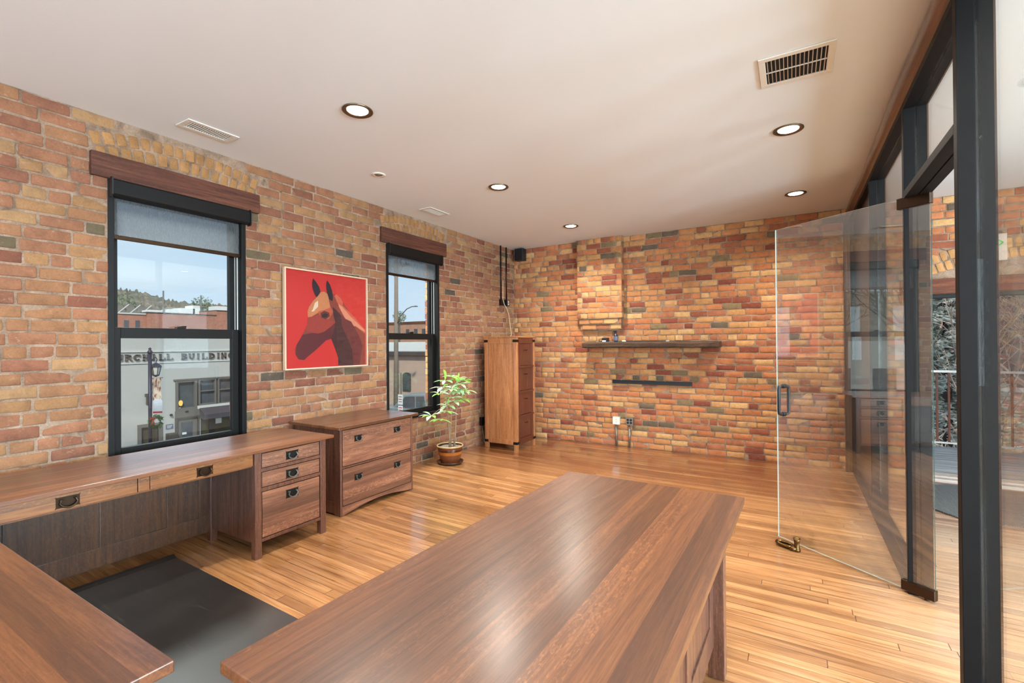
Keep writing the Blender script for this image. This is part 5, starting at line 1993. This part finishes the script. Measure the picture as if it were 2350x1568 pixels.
street_window(9.47, 10.28, -1.13, 0.12, 'pane_dark', None, 0.10)
street_window(10.33, 11.05, -1.00, 0.12, 'pane_dark', -0.40, 0.07)
street_window(11.10, 11.75, -1.04, 0.12, 'pane_dark', -0.40, 0.07)
L3(box(FX - 0.1, FX + 0.05, 9.40, 11.75, 0.10, 0.16), o_).build('window_head', M['grey_paint'], root)
L3(box(FX - 0.1, FX + 0.04, 10.28, 11.75, -1.13, -1.0), o_).build('window_sill', M['stucco_lite'], root)
L3(box(FX - 0.1, FX + 0.03, 9.45, 10.36, -1.47, -1.13), o_).build('transom_panel', M['grey_paint'], root)
m = MB()
m.box(FX - 0.12, FX - 0.02, 9.53, 10.30, GZ, -1.47)
d_ = L3(m, o_).build('entrance_door', M['grey_paint'], root)
L3(box(FX - 0.02, FX - 0.012, 9.70, 10.11, -2.36, -1.62), o_).build('door_window', M['pane_dark'], d_)
L3(box(FX - 0.012, FX - 0.006, 9.72, 9.88, -2.12, -2.03), o_).build('paper_notice', M['paper'], d_)
L3(box(FX - 0.02, FX + 0.04, 9.56, 9.60, -2.38, -2.24), o_).build('door_lever', M['white_metal'], d_)
m = MB()
m.box(FX - 0.02, FX + 0.04, 9.45, 9.53, GZ, -1.40).box(FX - 0.02, FX + 0.04, 10.30, 10.36, GZ, -1.40).box(FX - 0.02, FX + 0.04, 9.53, 10.30, -1.47, -1.40)
L3(m, o_).build('door_surround', M['grey_dark'], root)
m = MB()
m.box(FX - 0.1, FX - 0.04, 10.42, 12.6, -1.2, -1.12).box(FX - 0.1, FX - 0.04, 10.78, 10.98, GZ, -1.2).box(FX - 0.1, FX - 0.04, 10.42, 10.46, GZ, -1.2)
g_ = L3(m, o_).build('shopfront', M['black_plastic'], root)
L3(box(FX - 0.09, FX - 0.07, 10.44, 12.58, GZ, -1.2), o_).build('pane', M['pane_green'], g_)
L3(box(FX - 0.03, FX - 0.025, 11.03, 11.28, -1.86, -1.53), o_).build('paper_notice', M['paper'], g_)
m = MB()
m.prism([(FX, -1.08), (FX + 0.45, -1.36), (FX + 0.45, -1.55), (FX + 0.42, -1.57), (FX, -1.50)], 10.36, 12.7, 'y')
L3(m, o_).build('awning', M['awning'], root)
m = MB()
m.box(FX - 0.14, FX - 0.06, 8.30, 8.88, GZ, -1.62)
d_ = L3(m, o_).build('side_door', M['grey_dark'], root)
L3(box(FX - 0.06, FX - 0.05, 8.42, 8.78, -2.6, -1.78), o_).build('door_window', M['pane_green'], d_)
m = MB()
m.box(FX - 0.02, FX + 0.04, 8.18, 8.30, GZ, -1.49).box(FX - 0.02, FX + 0.04, 8.88, 9.0, GZ, -1.49).box(FX - 0.02, FX + 0.04, 8.30, 8.88, -1.62, -1.49)
L3(m, o_).build('door_surround', M['grey_paint'], root)
L3(box(FX, FX + 0.25, 9.12, 9.47, -2.33, -1.97), o_).build('meter_box', M['grey_dark'], root)
s_ = L3(box(FX, FX + 0.02, 9.13, 9.38, -1.80, -1.62), o_).build('address_plaque', M['blue_label'], root)
m = MB()
m.box(FX + 0.02, FX + 0.024, 9.16, 9.35, -1.68, -1.66).box(FX + 0.02, FX + 0.024, 9.16, 9.33, -1.73, -1.71).box(FX + 0.02, FX + 0.024, 9.16, 9.30, -1.77, -1.755)
L3(m, o_).build('plaque_lines', M['paper'], s_)
m = MB()
m.box(FX, FX + 0.15, 8.42, 8.56, -0.42, -0.32).box(FX, FX + 0.10, 8.46, 8.56, -0.74, -0.42)
L3(m, o_).build('wall_sconce', M['grey_dark'], root, bevel=0.01)
L3(MB().lathe([(0.0, 0.05), (0.05, 0.03), (0.05, -0.03), (0, -0.05)], 10, (FX + 0.05, 9.30, -1.25)), o_).build('camera_dome', M['black_plastic'], root)
L3(MB().lathe([(0.0, 0.12), (0.06, 0.08), (0.075, 0.0), (0.05, -0.10), (0, -0.12)], 14, (FX - 0.03, 9.68, -0.82)), o_).build('lit_lamp', M['lamp_dim'], root, smooth=True)
L3(box(FX - 0.065, FX - 0.055, 9.59, 9.68, -1.08, -1.0), o_).build('paper_notice', M['paper'], root)
tc_ = bpy.data.curves.new('numerals', 'FONT')
tc_.body = '40'
tc_.size = 0.13
tc_.extrude = 0.008
to = bpy.data.objects.new('tmp', tc_)
C.objects.link(to)
dg = bpy.context.evaluated_depsgraph_get()
me = bpy.data.meshes.new_from_object(to.evaluated_get(dg))
bpy.data.objects.remove(to)
me.transform(Matrix(((0, 0, 1, 0), (1, 0, 0, 0), (0, 1, 0, 0), (0, 0, 0, 1))))
me.materials.clear()
me.materials.append(M['black_plastic'])
n_ = bpy.data.objects.new('house_number', me)
C.objects.link(n_)
n_.parent = root
n_.location = (0.035, 9.81 - 7.0, -1.24 - GZ)

# lamp post with banner and wreath
LX, LY = -17.0, 6.80
root = thing('street_lamp', 'dark blue lantern lamp post before the grey building', 'street lamp', (LX, LY, GZ))
hz = lambda z: z - GZ
m = MB()
m.tube([(0, 0, 0), (0, 0, hz(1.28))], 0.05, 14)
m.lathe([(0.05, 0), (0.085, 0.03), (0.06, 0.08), (0.03, 0.12), (0.045, 0.16), (0.0, 0.20)], 14, (0, 0, hz(1.28)))
m.lathe([(0.15, 0), (0.13, 0.25), (0.07, 0.5)], 14)
m.build('post', M['navy'], root, smooth=True)
m = MB()
m.tube([(0, 0.02, hz(1.0)), (0, 0.08, hz(1.12)), (0, 0.15, hz(1.17)), (0, 0.19, hz(1.10)), (0, 0.17, hz(1.03))], 0.016, 8)
m.tube([(0, 0.02, hz(0.52)), (0, 0.34, hz(0.52))], 0.010, 6)
m.build('bracket', M['navy'], root, smooth=True)
m = MB()
cy_ = 0.155
m.lathe([(0.01, hz(1.04)), (0.03, hz(1.0)), (0.145, hz(0.90)), (0.15, hz(0.86)), (0.135, hz(0.86))], 6, (0, cy_, 0))
for k in range(6):
    a = 2 * pi * k / 6
    m.tube([(0.135 * cos(a), cy_ + 0.135 * sin(a), hz(0.87)), (0.085 * cos(a), cy_ + 0.085 * sin(a), hz(0.62))], 0.010, 6)
m.lathe([(0.09, hz(0.63)), (0.09, hz(0.60)), (0.04, hz(0.57)), (0.0, hz(0.55))], 6, (0, cy_, 0))
lan = m.build('lantern', M['navy'], root)
MB().lathe([(0.128, hz(0.868)), (0.080, hz(0.625))], 6, (0, cy_, 0)).build('lantern_glass', M['pane_lantern'], lan)
root = thing('street_banner', 'narrow printed banner with red hem hanging from the lamp post', 'banner', (LX, LY + 0.17, -0.56))
m = MB()
for k in range(12):
    z0, z1 = 1.06 * k / 12 + 0.04, 1.06 * (k + 1) / 12 + 0.04
    b0, b1 = 0.03 * sin(k * 0.6), 0.03 * sin((k + 1) * 0.6)
    s0, s1 = 0.03 * (1 - k / 12), 0.03 * (1 - (k + 1) / 12)
    m.face([(b0, -0.11 + s0 * 0.5, z0), (b0, 0.12 + s0, z0), (b1, 0.12 + s1, z1), (b1, -0.11 + s1 * 0.5, z1)])
m.build('cloth', M['banner'], root, smooth=True)
m = MB()
m.face([(0.002, -0.10, 0.0), (0.002, 0.155, -0.02), (0.002, 0.155, 0.03), (0.002, -0.10, 0.05)])
m.build('red_hem', M['red'], root)
root = thing('christmas_wreath', 'green wreath with red bow hanging on the lamp post', 'wreath', (LX + 0.06, LY + 0.13, -0.83))
m = MB()
rs = random.Random(19)
for k in range(340):
    a = rs.uniform(0, 2 * pi)
    r0 = 0.14 + rs.uniform(-0.05, 0.05)
    c = Vector((rs.uniform(-0.03, 0.04), r0 * cos(a), r0 * sin(a) * 1.2))
    d = Vector((rs.uniform(-1, 1), rs.uniform(-1, 1), rs.uniform(-1, 1))).normalized() * 0.06
    sd = d.cross(Vector((1, 0.3, 0.2))).normalized() * 0.014
    m.face([c - sd, c + d, c + sd])
m.build('greenery', M['wreath'], root)
m = MB()
for s in (-1, 1):
    m.prism([(0 - 0.11, 0.12), (s * 0.07 - 0.11, 0.17), (s * 0.07 - 0.11, 0.08)], 0.05, 0.07, 'x')
    m.prism([(0 - 0.11, 0.12), (s * 0.04 - 0.13, -0.06), (s * 0.04 - 0.09, -0.04)], 0.05, 0.06, 'x')
m.build('red_bow', M['red'], root)

# far red brick block on the skyline
root = thing('brick_block', 'flat-roofed red brick block above the grey building', 'building', (-60, 27, GZ))
o_ = (-60, 27, GZ)
m = MB()
m.box(-72, -60, 23.8, 30.9, GZ, 5.15).box(-72, -60, 30.9, 42, GZ, 5.75)
L3(m, o_).build('wall', M['brick_far'], root)
m = MB()
m.box(-72.1, -59.95, 23.7, 30.9, 5.15, 5.27).box(-72.1, -59.95, 30.9, 42, 5.75, 5.87)
L3(m, o_).build('parapet', M['grey_dark'], root)
for (y, z, w, h) in ((27.6, 5.27, 0.9, 0.7), (28.8, 5.27, 1.6, 0.9), (30.2, 5.27, 0.8, 1.3), (25.6, 5.27, 1.2, 0.5), (33.0, 5.87, 2.6, 0.8)):
    L3(box(-66, -64, y, y + w, z, z + h), o_).build('roof_unit', M['white_roof'], root)
for (y, h) in ((27.4, 2.2), (31.6, 2.0), (35.4, 1.7)):
    L3(MB().tube([(-65, y, 5.2), (-65, y, 6.0 + h)], 0.09, 6), o_).build('vent_pipe', M['galv'], root)
root = thing('brick_block', 'shaded brick wing with two small dark windows at left of the skyline', 'building', (-62, 20, GZ))
o_ = (-62, 20, GZ)
L3(box(-70, -60.3, 20.5, 23.79, GZ, 4.95), o_).build('wall', M['brick_far'], root)
for y in (22.0, 23.0):
    L3(box(-60.32, -60.26, y - 0.2, y + 0.2, 3.3, 4.3), o_).build('window', M['pane_dark'], root)
L3(box(-70, -60.2, 20.3, 23.75, 4.95, 5.1), o_).build('parapet', M['stucco_lite'], root)
# solar frames on a roof
root = thing('solar_frames', 'row of slanted panel frames on a distant roof', 'solar panels', (-70, 24, 5.0))
L3(box(-80, -74, 17, 31, GZ, 5.6), (-70, 24, 5.0)).build('roof', M['stucco_lite'], root)
for k in range(5):
    m = MB()
    y = 23.0 + k * 1.25
    m.face([(-74, y, 7.0), (-74, y + 1.0, 7.0), (-76, y + 2.4, 5.7), (-76, y + 1.4, 5.7)])
    m.face([(-76, y + 1.4, 5.65), (-76, y + 2.4, 5.65), (-74, y + 1.0, 6.95), (-74, y, 6.95)])
    m.tube([(-74, y + 1.8, 7.0), (-74, y + 0.4, 5.6)], 0.07, 5)
    L3(m, (-70, 24, 5.0)).build('panel', M['stucco_lite'], root)
# scattered trees on the skyline
def puff(loc, r, seed, label, mat='shrub', sz=1.0):
    rnd = random.Random(seed)
    m = MB()
    for k in range(420):
        d = Vector((rnd.gauss(0, 1), rnd.gauss(0, 1), rnd.gauss(0, 1) * 0.8)).normalized() * r * rnd.uniform(0.5, 1.0)
        c = d + Vector((0, 0, r))
        e = Vector((rnd.uniform(-1, 1), rnd.uniform(-1, 1), rnd.uniform(-1, 1))).normalized() * r * 0.22 * sz
        s_ = e.cross(Vector((0.3, 1, 0.2))).normalized() * r * 0.08 * sz
        m.face([c - s_, c + e, c + s_])
    root = thing('round_tree', label, 'tree', loc)
    m.build('crown', M[mat], root)
    MB().tube([(0, 0, GZ - loc[2]), (0, 0, r)], 0.12, 6).build('trunk', M['bark'], root)


puff((-80, 39.0, 6.0), 1.7, 51, 'dark green tree on the skyline right of the roof units')
puff((-90, 32.5, 5.5), 2.2, 52, 'grey-green tree on the skyline behind the roof units')
puff((-66, 17.2, 3.2), 2.0, 53, 'brownish tree on the skyline at far left of the window', 'bark_lite')
puff((-42.3, 43.6, 4.1), 0.85, 54, 'dark green tree above the tan building roof', 'shrub')

# view through the second window
root = thing('tan_house', 'tan stucco building with arched window seen in the farther window', 'building', (-22, 24.8, GZ))
o_ = (-22, 24.8, GZ)
m = MB()
m.box(-40, -15.0, 24.8, 34, GZ, 0.75)
L3(m, o_).build('wall', M['stucco_tan'], root)
L3(box(-40.2, -14.8, 24.5, 34, 0.75, 0.98), o_).build('eave', M['grey_dark'], root)
L3(box(-40, -14.9, 27.5, 40, 0.98, 1.7), o_).build('roof', M['white_roof'], root)
L3(box(-22.2, -19.3, 26.2, 27.4, 0.98, 1.9), o_).build('roof_unit', M['grey_dark'], root)
ar = []
ax0, ax1 = -23.72, -22.98
for k in range(9):
    a = pi * k / 8
    ar.append(((ax0 + ax1) / 2 + 0.37 * cos(a), -0.66 + 0.2 * sin(a)))
ar = ar + [(ax0, -1.75), (ax1, -1.75)]
w_ = L3(MB().prism(ar, 24.72, 24.79, 'y'), o_).build('arched_window', M['grey_dark'], root)
ar2 = [((ax0 + ax1) / 2 + (x - (ax0 + ax1) / 2) * 0.8, -1.1 + (z + 1.1) * 0.88) for x, z in ar]
L3(MB().prism(ar2, 24.70, 24.72, 'y'), o_).build('pane', M['pane_dark'], w_)
L3(MB().tube([(-19.9, 24.7, GZ), (-19.9, 24.7, 0.3), (-20.2, 24.6, 0.65)], 0.07, 8), o_).build('downspout', M['rust'], root)
root = thing('tan_brick_block', 'long tan brick block with small windows beyond the white roof', 'building', (-60, 62, GZ))
o_ = (-60, 62, GZ)
L3(box(-90, -35, 62, 72, GZ, 5.2), o_).build('wall', M['brick_far2'], root)
L3(box(-90, -34.8, 61.8, 72, 5.2, 5.5), o_).build('parapet', M['rust'], root)
for x in (-58.5, -56.6, -54.8, -49.0):
    L3(box(x, x + 0.7, 61.9, 62.02, 3.3, 4.2), o_).build('window', M['pane_dark'], root)
# utility pole and street light
ux, uy = -20.9, 21.2
root = thing('utility_pole', 'weathered wooden utility pole with cross-arms in the farther window', 'pole', (ux, uy, GZ))
MB().tube([(0, 0, 0), (0.05, 0.02, 6), (0.1, 0.02, 11.2)], [0.15, 0.13, 0.10], 10).build('shaft', M['pole_wood'], root, smooth=True)
for z in (10.3, 9.75):
    m = MB()
    m.box(-1.1, 1.1, -0.06, 0.06, z, z + 0.12)
    m.tube([(0, 0, z - 0.6), (0.7, 0, z)], 0.03, 5).tube([(0, 0, z - 0.6), (-0.7, 0, z)], 0.03, 5)
    a_ = m.build('cross_arm', M['pole_wood'], root)
    for x in (-0.9, -0.5, 0.5, 0.9):
        MB().lathe([(0.03, 0), (0.05, 0.06), (0.02, 0.14), (0.0, 0.15)], 8, (x, 0, z + 0.12)).build('insulator', M['grey_dark'], a_)
root = thing('street_light', 'curved-arm street light fixed on the utility pole', 'street light', (ux + 0.1, uy, GZ + 6.2))
m = MB()
m.tube([(0, 0, 0), (0.3, 0.05, 0.55), (0.75, 0.1, 0.95), (1.15, 0.12, 1.08), (1.3, 0.12, 1.08)], 0.03, 8)
m.build('arm', M['grey_paint'], root, smooth=True)
MB().lathe([(0, 0.05), (0.10, 0.03), (0.15, -0.02), (0.0, -0.04)], 10, (1.45, 0.12, 1.08)).build('lamp_head', M['grey_paint'], root, smooth=True)
root = thing('parking_sign', 'white and red parking sign on a thin post in the farther window', 'sign', (-16.6, 17.2, GZ))
MB().tube([(0, 0, 0), (0, 0, 3.6)], 0.035, 8).build('post', M['galv'], root)
box(-0.15, 0.15, -0.06, -0.04, 2.05, 2.55).build('sign_panel', M['paper'], root)
box(-0.15, 0.15, -0.06, -0.04, 1.55, 2.0).build('sign_panel', M['paper'], root)
m = MB()
for z in (2.42, 2.3, 2.18, 1.88, 1.76, 1.64):
    m.box(-0.11, 0.11, -0.063, -0.06, z, z + 0.035)
m.build('red_lines', M['red'], root)
# pickup truck
root = thing('pickup_truck', 'silver pickup truck parked below the farther window', 'truck', (-19.2, 21.6, GZ), R_(8))
root.scale = (1.1, 1.1, 1.16)
m = MB()
m.prism([(-2.9, 0.45), (2.7, 0.45), (2.7, 1.05), (-0.2, 1.08), (-1.2, 1.12), (-2.85, 1.0)], -0.95, 0.95, 'y')
m.build('body', M['silver_paint'], root, bevel=0.05)
m = MB()
m.prism([(-1.35, 1.08), (-0.55, 1.78), (0.75, 1.84), (0.98, 1.08)], -0.80, 0.80, 'y')
cabn = m.build('cab', M['silver_paint'], root, bevel=0.06)
for s in (-1, 1):
    m = MB()
    m.prism([(-1.02, 1.14), (-0.5, 1.66), (0.12, 1.70), (0.12, 1.14)], s * 0.80, s * 0.815, 'y')
    m.build('side_window', M['pane_dark'], cabn)
    m = MB()
    m.prism([(0.20, 1.14), (0.20, 1.70), (0.68, 1.72), (0.80, 1.14)], s * 0.80, s * 0.815, 'y')
    m.build('side_window', M['pane_dark'], cabn)
    for x in (-1.9, 1.7):
        MB().tube([(x, s * 0.7, 0.38), (x, s * 0.97, 0.38)], 0.38, 20).build('wheel', M['tyre'], root)
root = thing('pale_block', 'long pale building down the street, seen only as a reflection in the glass door', 'building', (-24, -11, GZ))
box(-2, 0, -8, 8, 0, 5.0).build('wall', M['stucco_lite'], root)
for y in (-6, -4, -2, 0, 2, 4, 6):
    box(-0.02, 0.03, y - 0.5, y + 0.5, 2.2, 3.6).build('window', M['pane_dark'], root)
